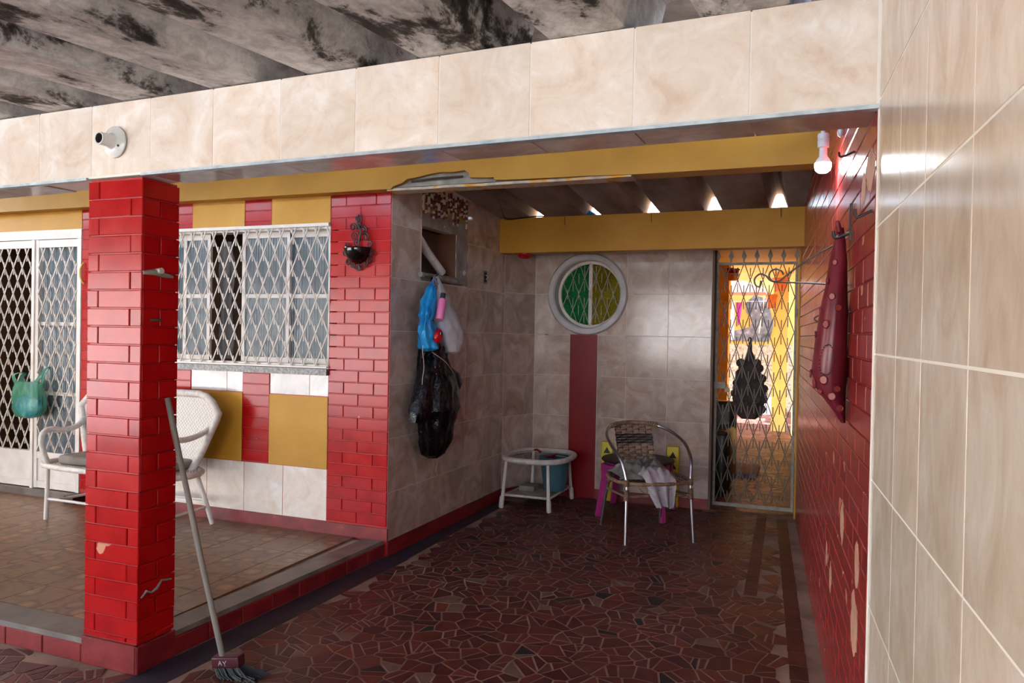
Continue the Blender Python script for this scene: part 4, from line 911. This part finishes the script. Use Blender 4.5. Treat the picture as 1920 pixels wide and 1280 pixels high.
def bottle(name, label, s, z, c, ang, L_, r, mat, capm):
    t = thing(name, label, 'bottle', tuple(LW.p(s, z, c))); R = Matrix.Rotation(ang, 4, 'X')
    MB().lathe([(0, 0), (r * .9, 0), (r, .01), (r, L_ * .72), (r * .6, L_ * .8), (r * .45, L_ * .82)], 18, R).build('bottle_body', mat, t, smooth=40)
    MB().lathe([(r * .62, L_ * .8), (r * .62, L_), (0, L_)], 18, R).build('bottle_cap', capm, t, smooth=40); return t
bottle('white_bottle', 'white bottle lying slanted inside the clear plastic bag', .50, 1.39, .20, .75, .24, .042, flat('white_bottle', '#dcdce4', .35), flat('blue_cap', '#3a55b8', .35))
bottle('pink_bottle', 'pink bottle with black cap above the clear bag', .27, 1.585, .225, -.30, .19, .03, flat('pink_bottle', '#e27aa8', .25), flat('black_cap', '#121014', .35))
t = thing('red_toy', 'small red and black toy dangling in front of blue bag', 'toy', tuple(LW.p(.27, 1.47, .215)))
MB().loft([((0, 0, -.045), .012, .02), ((0, 0, -.03), .024, .04), ((0, 0, 0), .03, .048), ((0, .01, .03), .024, .038), ((0, .01, .05), .01, .016)], 16, .12, 5, 1).build('toy_body', flat('red_plastic', '#c01420', .25), t, smooth=True)
MB().lathe([(0, -.012), (.012, -.008), (.012, .008), (0, .012)], 10, Matrix.Translation((.03, -.012, .02))).build('black_spot', M_BLACKG, t, smooth=True)
MB().loft([((0, .03, -.10), .012, .02), ((.0, .03, -.075), .018, .03), ((0, .02, -.045), .012, .02)], 12, .1, 5, 2).build('black_tail', M_BLACKG, t, smooth=True)
for s, z0, z1, lab in ((.19, .99, 1.55, 'long silver string dangling left of the black bag'), (.50, .46, .64, 'short silver thread hanging below the black bag')):
    mb = MB(); mb.tube(smooth_path([LW.p(s + .012 * math.sin(i * 1.7), z1 + (z0 - z1) * i / 9, .10 + (.05 if s < .3 else 0)) for i in range(10)], 3), .0022, 5); tag(mb.build('silver_string', flat('silver_string_' + str(s), '#b8aca4', .3)), lab, 'string')
mb = MB()
for i in range(7):
    a = i * .9; mb.tube(smooth_path([LW.p(.37 + .02 * math.cos(a), 1.88 + .012 * math.sin(a), .13), LW.p(.33 + .03 * math.cos(a + 1), 1.84 + .02 * math.sin(a * 2), .16), LW.p(.40 + .04 * math.cos(a + 2), 1.80, .165), LW.p(.40, 1.885, .135)], 5), .003, 5)
tag(mb.build('string_tangle', flat('pinkish_string', '#8a7268', .4)), 'tangle of string loops tying the bags to the peg', 'string')
mb = MB(); mb.tube([LW.p(.455, 2.20, -.07), LW.p(.60, 2.09, -.06), LW.p(.82, 1.955, -.05)], .032, 12); tag(mb.build('drain_pipe', M_PVC, None, smooth=True), 'white plastic pipe leaning diagonally inside the wall niche', 'pipe')
t = thing('wall_socket', 'open socket box with dangling wire on the side wall', 'socket', tuple(LW.p(1.49, 1.968, .008))); o = V3(t.location)
mb = MB(); f2 = Frame(LW.p(1.49, 1.968, .008) - o, LW.u, LW.n); f2.slab(mb, -.035, .035, -.055, .055, 0, .004); mb.build('box_rim', flat('socket_grey', '#6a645c', .6), t)
mb = MB(); f2.slab(mb, -.022, .022, -.04, .04, .004, .006); mb.build('box_hole', flat('socket_dark', '#17120f', .8), t)
mb = MB(); mb.tube(smooth_path([f2.p(-.005, .02, .006), f2.p(.008, .005, .02), f2.p(-.004, -.02, .012)], 4), .003, 5); mb.build('wire', flat('pale_wire', '#c8c090', .5), t)

# cable, blue rag and red cap near the back beam
mb = MB(); mb.tube(smooth_path([(-1.93, 4.44, 2.43), (-1.97, 4.5, 2.425), (-2.02, 4.8, 2.46), (-2.25, 5.5, 2.495), (-2.43, 6.0, 2.51), (-2.46, 6.17, 2.497), (-2.30, 6.18, 2.507), (-2.17, 6.195, 2.515), (-2.1, 6.25, 2.515)], 5), .006, 6); tag(mb.build('black_cable', M_IRON, None, smooth=True), 'black cable sagging from the broken beam to back beam', 'cable')
mb = MB(); mb.loft([((-1.80, 6.28, 2.508), .10, .04), ((-1.81, 6.28, 2.535), .085, .04), ((-1.82, 6.28, 2.57), .05, .035), ((-1.83, 6.28, 2.60), .035, .03), ((-1.84, 6.28, 2.615), .012, .012)], 26, .22, 7, 2, pleat=.1, pn=6); tag(mb.build('blue_rag', mat_bag('blue_film', '#1270a8', .3), None, smooth=True), 'crumpled blue plastic stuffed on top of the back beam', 'plastic')
mb = MB().lathe([(.0, -.045), (.03, -.042), (.052, -.028), (.06, -.008), (.06, .0)], 24, Matrix.Translation((-2.33, 6.28, 2.205))); tag(mb.build('red_dome', flat('red_dome', '#b01016', .25), None, smooth=True), 'small red dome fixed beneath the back beam', 'dome')
# ------------------------------------------------------------------ furniture on the floor
def rope_ring(path, r, turns, mat, name, parent, n=8): return MB().tube(path, r, n, closed=True).build(name, mat, parent, smooth=True)
M_WICK = mat_weave('white_wicker', '#b9b2a8', '#dad5cc', 70, 70)
M_WICKR = mat_noise('white_cane', [(.3, '#b8b1a8'), (.6, '#d3cdc5')], 30, .5, .4, 90)
t = thing('wicker_table', 'white oval wicker table frame without top', 'table', (-2.17, 6.33, 0))
ell = [(.285 * math.copysign(abs(math.cos(a)) ** .75, math.cos(a)), .34 * math.copysign(abs(math.sin(a)) ** .75, math.sin(a)), .42) for a in [2 * math.pi * i / 56 for i in range(56)]]
MB().tube(ell, .024, 10, closed=True).build('top_rim', M_WICKR, t, smooth=True)
MB().tube([(x * .91, y * .92, z + .004) for x, y, z in ell], .007, 6, closed=True).build('inner_ring', M_WICKR, t, smooth=True)
for sx, sy, fx, fy in ((-1, -1, -.243, -.30), (1, -1, .19, -.30), (1, 1, .205, .315), (-1, 1, -.17, .27)):
    mb = MB(); mb.tube([(fx * 1.0, fy, 0), (fx * .95, fy * .97, .12), (fx * .87, fy * .92, .41)], [.017, .016, .013], 10); lg = mb.build('leg', M_WHITE, t, smooth=True)
    mb = MB(); mb.tube([(fx * 1.002, fy, .006), (fx * .97, fy * .98, .10)], [.022, .021], 10); mb.build('cane_wrap', M_WICKR, lg, smooth=True)
M_SHELF = mat_noise('dirty_white_shelf', [(.3, '#7d7468'), (.6, '#a39a8e')], 9, .7)
MB().box((-.215, -.275, .105), (.185, .27, .117)).build('shelf', M_SHELF, t)
mb = MB(); mb.tube([(-.225, -.285, .112), (.185, -.285, .112), (.195, .29, .112), (-.165, .265, .112)], .011, 8, closed=True); mb.build('shelf_rim', M_WICKR, t, smooth=True)
t = thing('plastic_bucket', 'teal grey plastic bucket standing inside the wicker table', 'bucket', (-2.05, 6.38, .124))
MB().lathe([(0, 0), (.09, 0), (.132, .275), (.14, .275), (.142, .295), (.129, .295), (.085, .012), (0, .01)], 32).build('bucket_body', mat_noise('teal_plastic', [(.3, '#33585f'), (.6, '#44707a')], 4, .35), t, smooth=35)
mb = MB(); mb.tube([(.142 * math.cos(a), -.045 * math.sin(a), .29 + .02 * math.sin(a)) for a in [math.pi * i / 12 for i in range(13)]], .003, 5); mb.build('bucket_handle', M_ALU, t)
t = thing('red_bowl', 'dark red plastic bowl resting in the teal bucket mouth', 'bowl', (-2.09, 6.36, .375))
MB().lathe([(0, 0), (.05, 0), (.085, .04), (.095, .045), (.08, .04), (.045, .008), (0, .006)], 26, Matrix.Rotation(-.35, 4, 'Y')).build('bowl_body', flat('dark_red_plastic', '#7a141c', .4), t, smooth=35)
mb = MB(); mb.tube([(-.09, .02, .07), (-.13, .03, .09), (-.16, .035, .085)], [.012, .011, .008], 8, flat_=.5); mb.build('bowl_handle', flat('dark_red_plastic2', '#7a141c', .4), t, smooth=True)
t = cushion((-2.33, 6.24, .1175), (-2.19, 6.42, .16), .004, 'clay_brick', mat_noise('grey_brick', [(.3, '#6f675c'), (.6, '#8a8176')], 14, .9, .4, 50), None); tag(t, 'grey brown brick lying on the wicker table shelf', 'brick')

# pink stool with a dark round board
t = thing('pink_stool', 'pink plastic stool with dark round seat behind the chair', 'stool', (-1.31, 6.385, 0))
M_PINK = mat_noise('pink_plastic', [(.3, '#a02a70'), (.6, '#b4387e')], 5, .35)
MB().lathe([(0, .43), (.25, .43), (.30, .436), (.308, .446), (.30, .458), (.22, .462), (0, .462)], 40).build('seat', mat_noise('brown_seat', [(.3, '#2a1817'), (.6, '#3e2422')], 6, .55, spec=.3), t, smooth=40)
MB().lathe([(.24, .355), (.262, .36), (.268, .43), (.235, .43), (.24, .355)], 40, cap=False).build('apron', M_PINK, t, smooth=40)
for sx, sy in ((-1, -1), (1, -1), (1, 1), (-1, 1)):
    mb = MB(); a = math.atan2(sy, sx)
    for q in range(1):
        P, Q = V3((sx * .27, sy * (.28 if sy < 0 else .25), 0)), V3((sx * .215, sy * .205, .42)); d = V3((math.cos(a), math.sin(a), 0)); s_ = V3((-math.sin(a), math.cos(a), 0)); vs = []
        for C_, w_, th in ((P, .024, .014), (P.lerp(Q, .75), .034, .018), (Q, .085, .02)):
            vs += [C_ - s_ * w_ - d * th, C_ + s_ * w_ - d * th, C_ + s_ * w_ * .8 + d * th, C_ - s_ * w_ * .8 + d * th]
        fs = [(3, 2, 1, 0), (8, 9, 10, 11)] + [(k * 4 + i, k * 4 + (i + 1) % 4, k * 4 + 4 + (i + 1) % 4, k * 4 + 4 + i) for k in (0, 1) for i in range(4)]
        mb.add(vs, fs)
    mb.build('leg', M_PINK, t)
# yellow arrow panels leaning on the back wall
M_SIGNY = mat_noise('sign_yellow', [(.3, '#c4ac14'), (.6, '#d8c224')], 5, .4)
for x, lab in ((-1.065, 'yellow panel with black triangles right of the pink stool'), (-1.655, 'yellow panel with black triangles left of the pink stool')):
    t = thing('arrow_panel', lab, 'panel', (x, 6.70, 0), 0, 'yellow arrow panels')
    cushion((-.055, -.012, .0), (.055, .012, .535), .011, 'panel_body', M_SIGNY, t)
    for z, s_ in ((.46, 1), (.365, 1), (.285, -1), (.19, -1)):
        MB().prism([(-.032, z - .027 * s_), (.032, z - .027 * s_), (0, z + .03 * s_)], (0, -.0118, 0), (1, 0, 0), (0, 0, 1), (0, -1, 0), .002).build('black_triangle', M_IRON, t)

# aluminium and rattan armchair
t = thing('rattan_armchair', 'aluminium tube armchair with brown woven back and seat', 'chair', (-1.11, 5.72, 0), math.radians(32.9))
M_RAT = mat_noise('brown_rattan', [(.3, '#5c4534'), (.5, '#7d604a'), (.7, '#94785e')], 30, .55, .4, 60)
M_RATD = flat('dark_rattan', '#241813', .6)
hoop = smooth_path([(-.262, -.29, 0), (-.25, -.262, .30), (-.247, -.25, .44), (-.27, -.20, .585), (-.295, -.06, .675), (-.28, .10, .735), (-.215, .235, .78), (-.11, .31, .80), (0, .325, .805), (.11, .31, .80), (.215, .235, .78), (.28, .10, .735), (.295, -.06, .675), (.27, -.20, .585), (.247, -.25, .44), (.25, -.262, .30), (.262, -.29, 0)], 6)
MB().tube(hoop, .0125, 10).build('arm_hoop', M_ALU, t, smooth=True)
for sx in (-1, 1):
    mb = MB(); mb.tube(smooth_path([(sx * .25, .30, 0), (sx * .225, .25, .28), (sx * .205, .20, .41), (sx * .17, .14, .43)], 6), .0125, 10); mb.build('back_leg', M_ALU, t, smooth=True)
mb = MB(); mb.tube(smooth_path([(-.24, -.24, .43), (.24, -.24, .43), (.22, .20, .43), (-.22, .20, .43)], 4, True), .014, 8, closed=True); mb.build('seat_rim', M_RAT, t, smooth=True)
mb = MB(); mb.tube([(-.247, -.255, .34), (.247, -.255, .34)], .011, 8); mb.build('stretcher', M_RAT, t, smooth=True)
for sx in (-1, 1): mb = MB(); mb.tube([(sx * .25, -.258, .34), (sx * .222, .245, .30)], .010, 8); mb.build('stretcher', M_RAT, t, smooth=True)
def wrap(p, q, r): mb = MB(); k = 12; mb.tube([V3(p).lerp(V3(q), i / k) for i in range(k + 1)], [r * (1.15 if i % 2 else .95) for i in range(k + 1)], 10); return mb.build('cane_binding', M_RAT, t, smooth=True)
for sx in (-1, 1): wrap((sx * .248, -.258, .31), (sx * .247, -.252, .39), .019); wrap((sx * .247, -.25, .41), (sx * .249, -.245, .46), .020); wrap((sx * .215, .225, .36), (sx * .205, .20, .42), .018); wrap((sx * .195, .255, .787), (sx * .125, .303, .799), .018)
mb = MB(); mb.tube(smooth_path([(-.125, .303, .80), (0, .325, .806), (.125, .303, .80)], 6), .016, 10); mb.build('top_wrap', M_RAT, t, smooth=True)
def woven(name, W_, H_, fn, rows_, cols_, dark=()):
    for part_dark in (False, True):
        mb = MB()
        for r in range(rows_):
            if (r in dark) != part_dark: continue
            n = cols_ * 6; top = []; bot = []; v0, v1 = (r + .06) / rows_, (r + .94) / rows_
            for i in range(n + 1):
                u = i / n; off = .006 * math.cos(math.pi * (u * cols_) + math.pi * (r % 2)); top.append(fn(u, v1, off)); bot.append(fn(u, v0, off))
            vs = top + bot; fs = [(i, i + 1, n + 2 + i, n + 1 + i) for i in range(n)]
            mb.add(vs, fs)
        if mb.v: tag(mb.build(name, M_RATD if part_dark else M_RAT, t, smooth=True), kind='stuff')
    mb = MB()
    for c in range(cols_ + 1):
        u = min(max(c / cols_, .02), .98); mb.tube([fn(u, i / 8, 0) for i in range(9)], .004, 5)
    mb.build(name + '_cords', M_RATD, t, smooth=True)
def backfn(u, v, off):
    x = -.155 + .31 * u; z = .455 + .345 * v; y = .195 + .125 * v ** 1.2 - .02 * (2 * u - 1) ** 2 * 1; return V3((x, y - off, z))
woven('backrest_weave', .27, .34, backfn, 18, 6, dark=(10, 11, 12, 13, 0))
def seatfn(u, v, off): return V3((-.225 + .45 * u, -.23 + .42 * v, .432 - .02 * math.sin(math.pi * u) * math.sin(math.pi * v) + off * .8))
woven('seat_weave', .45, .42, seatfn, 20, 9)
mb = MB()
for i in range(5): mb.tube(smooth_path([(-.16 + .05 * i, -.25, .425), (-.15 + .055 * i, -.275, .39), (-.10 + .05 * i, -.272, .36 + .012 * i), (-.09 + .045 * i, -.255, .42)], 4), .003, 5)
mb.build('loose_cane', M_RAT, t, smooth=True)
# rags on the seat
def rag(name, label, loc_, rz, W_, D_, z0, mat, seed, drape=None, amp=.05):
    n, k = 26, 26; top = []; fs = []
    for i in range(n + 1):
        for j in range(k + 1):
            u, v = i / n - .5, j / k - .5
            x = u * W_ * (1 + .2 * noise.noise(V3((u * 3 + seed, v * 3, 1)))); y = v * D_ * (1 + .2 * noise.noise(V3((u * 3, v * 3 + seed, 5))))
            h = amp * (.55 + .9 * abs(noise.noise(V3((u * 5 + seed, v * 5, 2)))) + .22 * noise.noise(V3((u * 8, v * 8 + seed, 7)))) * max(0, 1 - (2.0 * abs(u)) ** 4) * max(0, 1 - (2.0 * abs(v)) ** 4) + .004
            p = V3((x, y, z0 + h)); top.append(drape(u, v, p) if drape else p)
    for i in range(n):
        for j in range(k): q = i * (k + 1) + j; fs.append((q, q + 1, q + k + 2, q + k + 1))
    N_ = len(top); mb = MB(); edge = [i * (k + 1) for i in range(n + 1)] + [n * (k + 1) + j for j in range(1, k + 1)] + [i * (k + 1) + k for i in range(n - 1, -1, -1)] + [j for j in range(k - 1, 0, -1)]
    mb.add(top + [p - V3((0, 0, .005)) for p in top], fs + [tuple(i + N_ for i in f) for f in fs] + [(edge[i], edge[(i + 1) % len(edge)], N_ + edge[(i + 1) % len(edge)], N_ + edge[i]) for i in range(len(edge))])
    o = mb.build(name, mat, None, smooth=True); o.location = loc_; o.rotation_euler.z = rz; return tag(o, label, 'cloth')
M_RAG = mat_noise('grey_green_rag', [(.3, '#4f4d48'), (.5, '#6f6c66'), (.7, '#8c8780')], 9, .95, .3, 60)
rag('cleaning_rag', 'crumpled grey green rag heaped on the rattan chair seat', (-1.13, 5.69, .452), math.radians(25), .42, .36, 0, M_RAG, 3, amp=.11)
def drp(u, v, p):
    # front half falls over the seat edge and narrows to a point
    d = max(0, -p.y - .0); 
    if p.y < 0: return V3((p.x * (1 - .62 * min(1, d / .26)) + .05 * d / .26, -.02 - .03 * math.sin(min(1, d / .05) * math.pi / 2) - .018 * math.sin(p.x * 55) * min(1, d / .1), p.z * max(0, 1 - d / .05) - d * .92))
    return p
rag('grey_towel', 'pale grey towel hanging over the front of the rattan chair', (-.985, 5.515, .482), math.radians(32.9), .26, .50, 0, mat_noise('pale_grey_towel', [(.3, '#8f868a'), (.6, '#a89ea0')], 20, .95, .4, 120), 8, drp, .05)

# ------------------------------------------------------------------ porch settee
t = thing('wicker_settee', 'white wicker two-seat settee on the porch behind the post', 'settee', (-4.49, 4.04, PZ))
def backs(u, v):
    hw = .47 + .19 * v ** .8; x = (2 * u - 1) * hw
    cz = .36 + .56 * v - .13 * (max(0, abs(2 * u - 1) - .68) / .32) ** 2.2 * v; y = .135 + .085 * v - .05 * abs(2 * u - 1) ** 3
    return V3((x, y, cz))
n, k = 44, 22; vs = [backs(i / n, j / k) for i in range(n + 1) for j in range(k + 1)]; fs = [(i * (k + 1) + j, i * (k + 1) + j + 1, (i + 1) * (k + 1) + j + 1, (i + 1) * (k + 1) + j) for i in range(n) for j in range(k)]
mb = MB(); mb.add(vs, fs); mb.add([p + V3((0, .012, 0)) for p in vs], fs); mb.build('backrest', M_WICK, t, smooth=True)
rim = [backs(0, j / 10) for j in range(11)] + [backs(i / 20, 1) for i in range(1, 20)] + [backs(1, 1 - j / 10) for j in range(11)]
MB().tube(rim, [.02 if q in (0, len(rim) - 1) else .026 for q in range(len(rim))], 10).build('back_rim', M_WICKR, t, smooth=True)
for sx in (-1, 1):
    mb = MB(); mb.tube(smooth_path([(sx * .575, .213, 0), (sx * .535, .19, .16), (sx * .49, .155, .34), (sx * .475, .13, .42)], 5), .017, 10); mb.build('back_leg', M_WHITE, t, smooth=True)
    mb = MB(); mb.tube(smooth_path([(sx * .577, -.18, 0), (sx * .555, -.19, .20), (sx * .54, -.20, .42)], 5), .016, 10); mb.build('front_leg', M_WHITE, t, smooth=True)
    mb = MB(); mb.tube(smooth_path([(sx * .615, .165, .70), (sx * .575, .06, .645), (sx * .565, -.06, .63), (sx * .57, -.17, .645), (sx * .57, -.225, .60), (sx * .555, -.225, .50), (sx * .54, -.20, .41)], 6), .02, 10); mb.build('armrest', M_WICKR, t, smooth=True)
    mb = MB(); mb.tube([(sx * .565, -.185, .125), (sx * .54, .195, .125)], .010, 8); mb.build('stretcher', M_WHITE, t, smooth=True)
mb = MB(); mb.tube([(-.567, -.185, .15), (.567, -.185, .15)], .010, 8); mb.build('stretcher', M_WHITE, t, smooth=True)
mb = MB(); mb.tube([(-.545, .195, .17), (.545, .195, .17)], .010, 8); mb.build('stretcher', M_WHITE, t, smooth=True)
MB().box((-.545, -.215, .385), (.545, .14, .40)).build('seat', M_WICK, t)
mb = MB(); mb.tube(smooth_path([(-.55, -.22, .395), (.55, -.22, .395), (.50, .15, .395), (-.50, .15, .395)], 5, True), .02, 8, closed=True); mb.build('seat_rim', M_WICKR, t, smooth=True)
for x, lab in ((-.25, 'worn brown seat cushion on the settee side nearer the lattice door'), (.25, 'worn brown seat cushion on the settee side nearer the window')):
    c = cushion((-.235, -.17, 0), (.235, .15, .065), .028, 'seat_cushion', mat_noise('brown_cushion', [(.3, '#6a6056'), (.6, '#8b8276')], 5, .8, .3, 12), None); c.location = (-4.49 + x, 4.04, PZ + .402); tag(c, lab, 'cushion', 'settee cushions')

# green carrier bag on the lattice door
t = thing('green_carrier_bag', 'translucent green carrier bag with blue contents on lattice door', 'bag', (-5.88, 4.30, .745))
M_GB = mat_bag('green_film', '#2f9a7c', .2, .45, .72, stops=[(.3, '#258a6c'), (.7, '#52b896')], bump=.5)
MB().loft([((.02, 0, .0), .05, .03), ((.02, 0, .015), .12, .05), ((.03, 0, .07), .175, .065), ((.02, 0, .16), .18, .06), ((0, .01, .24), .17, .045), ((0, .02, .29), .155, .025)], 40, .10, 5, 3, pleat=.04, pn=11).build('bag_body', M_GB, t, smooth=True)
for P in ([(.06, .02, .27), (.12, .03, .34), (.142, .06, .40), (.148, .085, .405), (.15, .03, .33), (.16, .015, .26)], [(-.15, .02, .27), (-.185, .02, .33), (-.17, .05, .355), (-.14, .09, .35), (-.12, .05, .33), (-.09, .02, .28)]):
    mb = MB(); mb.tube(smooth_path(P, 5), [.022 - .012 * math.sin(math.pi * i / 25) for i in range(26)], 8, flat_=.4); mb.build('bag_handle', M_GB, t, smooth=True)
MB().loft([((.02, 0, .01), .04, .025), ((.02, 0, .03), .10, .04), ((.03, 0, .09), .14, .05), ((.02, 0, .15), .12, .045), ((.0, 0, .175), .04, .02)], 26, .15, 6, 7).build('blue_contents', mat_bag('blue_pack', '#1a78c8', .3, stops=[(.4, '#1568ba'), (.58, '#2f9ad8'), (.66, '#cfe0e8')]), t, smooth=True)
mb = MB(); mb.box((-5.40, 4.26, .105), (-5.30, 4.37, .165)); tag(mb.build('door_wedge', M_IRON), 'small black block at the foot of the lattice door', 'block')
mb = MB(); mb.tube(smooth_path([(-5.36, 4.38, 2.0), (-5.372, 4.36, 1.95), (-5.37, 4.36, 1.88), (-5.355, 4.38, 1.83)], 5), .006, 6); tag(mb.build('wire_loop', flat('yellow_wire', '#c8b43a', .5)), 'yellow wire loop on the red column by the lattice door', 'wire')

# broom leaning on the post
t = thing('broom', 'old broom with grey wooden handle leaning on the brick post', 'broom', (-2.26, 2.63, 0))
M_HAND = mat_noise('weathered_handle', [(.3, '#5d564e'), (.6, '#857c72')], 9, .7, .2, 40, stretch=(1, 1, .15))
o = V3((-2.26, 2.63, 0)); top = V3((-2.642, 2.585, 1.185)) - o; bot = V3((-2.33, 2.60, .075)) - o
MB().tube([bot.lerp(top, i / 8) + V3((.003 * math.sin(i), .003 * math.cos(i * 1.3), 0)) for i in range(9)], [.0125 + .0008 * math.sin(i * 2) for i in range(9)], 10).build('handle', M_HAND, t, smooth=True)
ax = V3((.985, .17, 0)).normalized()
Mh = Matrix.Translation(V3((-.055, -.02, .055))) @ Matrix.Rotation(math.atan2(ax.y, ax.x), 4, 'Z') @ Matrix.Rotation(-.12, 4, 'Y')
cushion((-.055, -.028, -.02), (.075, .028, .028), .008, 'head_block', flat('maroon_block', '#4a1a22', .35), t, Mh)
mb = MB()
for i in range(260):
    a, b = random.uniform(-.05, .07), random.uniform(-.024, .024); L_ = random.uniform(.06, .1)
    p = Mh @ V3((a, b, -.018)); q = p + V3((.9 * L_ + a * .5, .1 * L_ + b * 1.4, -.045 + random.uniform(-.0, .02)));
    q.z = max(q.z, .004); mid = p.lerp(q, .5); mid.z = max(.006, min(p.z, mid.z - .012)); mb.tube([p, mid, q], .0028, 3)
tag(mb.build('bristles', flat('black_bristle', '#0b0a0c', .6), t), kind='stuff')
mb = MB()
for x0, x1, z0, z1 in ((-.02, -.012, -.006, .014), (-.012, -.004, .014, -.006), (-.017, -.007, .002, .002), (.002, .010, .012, .002), (.010, .018, .002, .014), (.010, .012, .002, -.010)):
    mb.tube([Mh @ V3((x0, -.0295, z0)), Mh @ V3((x1, -.0295, z1))], .0014, 4)
mb.build('white_lettering', flat('white_print', '#cfc8c8', .5), t)

# wall added out of view at the left end to shade the porch
struct(MB().box((-7.75, 2.3, -.1), (-7.6, 4.5, 2.42)).build('wall_porch_shade', M_YEL_PALE), 'unseen yellow wall added to shade the porch')
# house across the street, outside the picture: it is what the glossy tiles mirror
struct(MB().box((-30, -14, -.1), (20, -13, 3.4)).build('wall_street', mat_noise('street_wall_paint', [(.3, '#d8d2c8'), (.6, '#e6e2da')], 1.0, .8)), 'pale sunlit house wall across the street')
M_FRONTW = mat_noise('front_wall_paint', [(.3, '#b5a890'), (.6, '#c4b8a2')], 1.5, .8)
struct(MB().box((-6.2, -3.25, -.1), (-3.4, -3.1, 2.3)).build('wall_street_front', M_FRONTW), 'front boundary wall of the garage behind the viewer')
struct(MB().box((-3.4, -3.2, .03), (.4, -3.15, .95)).build('door_2', flat('grey_gate_panel', '#77777a', .5)), 'solid lower panel of the garage gate behind the viewer')
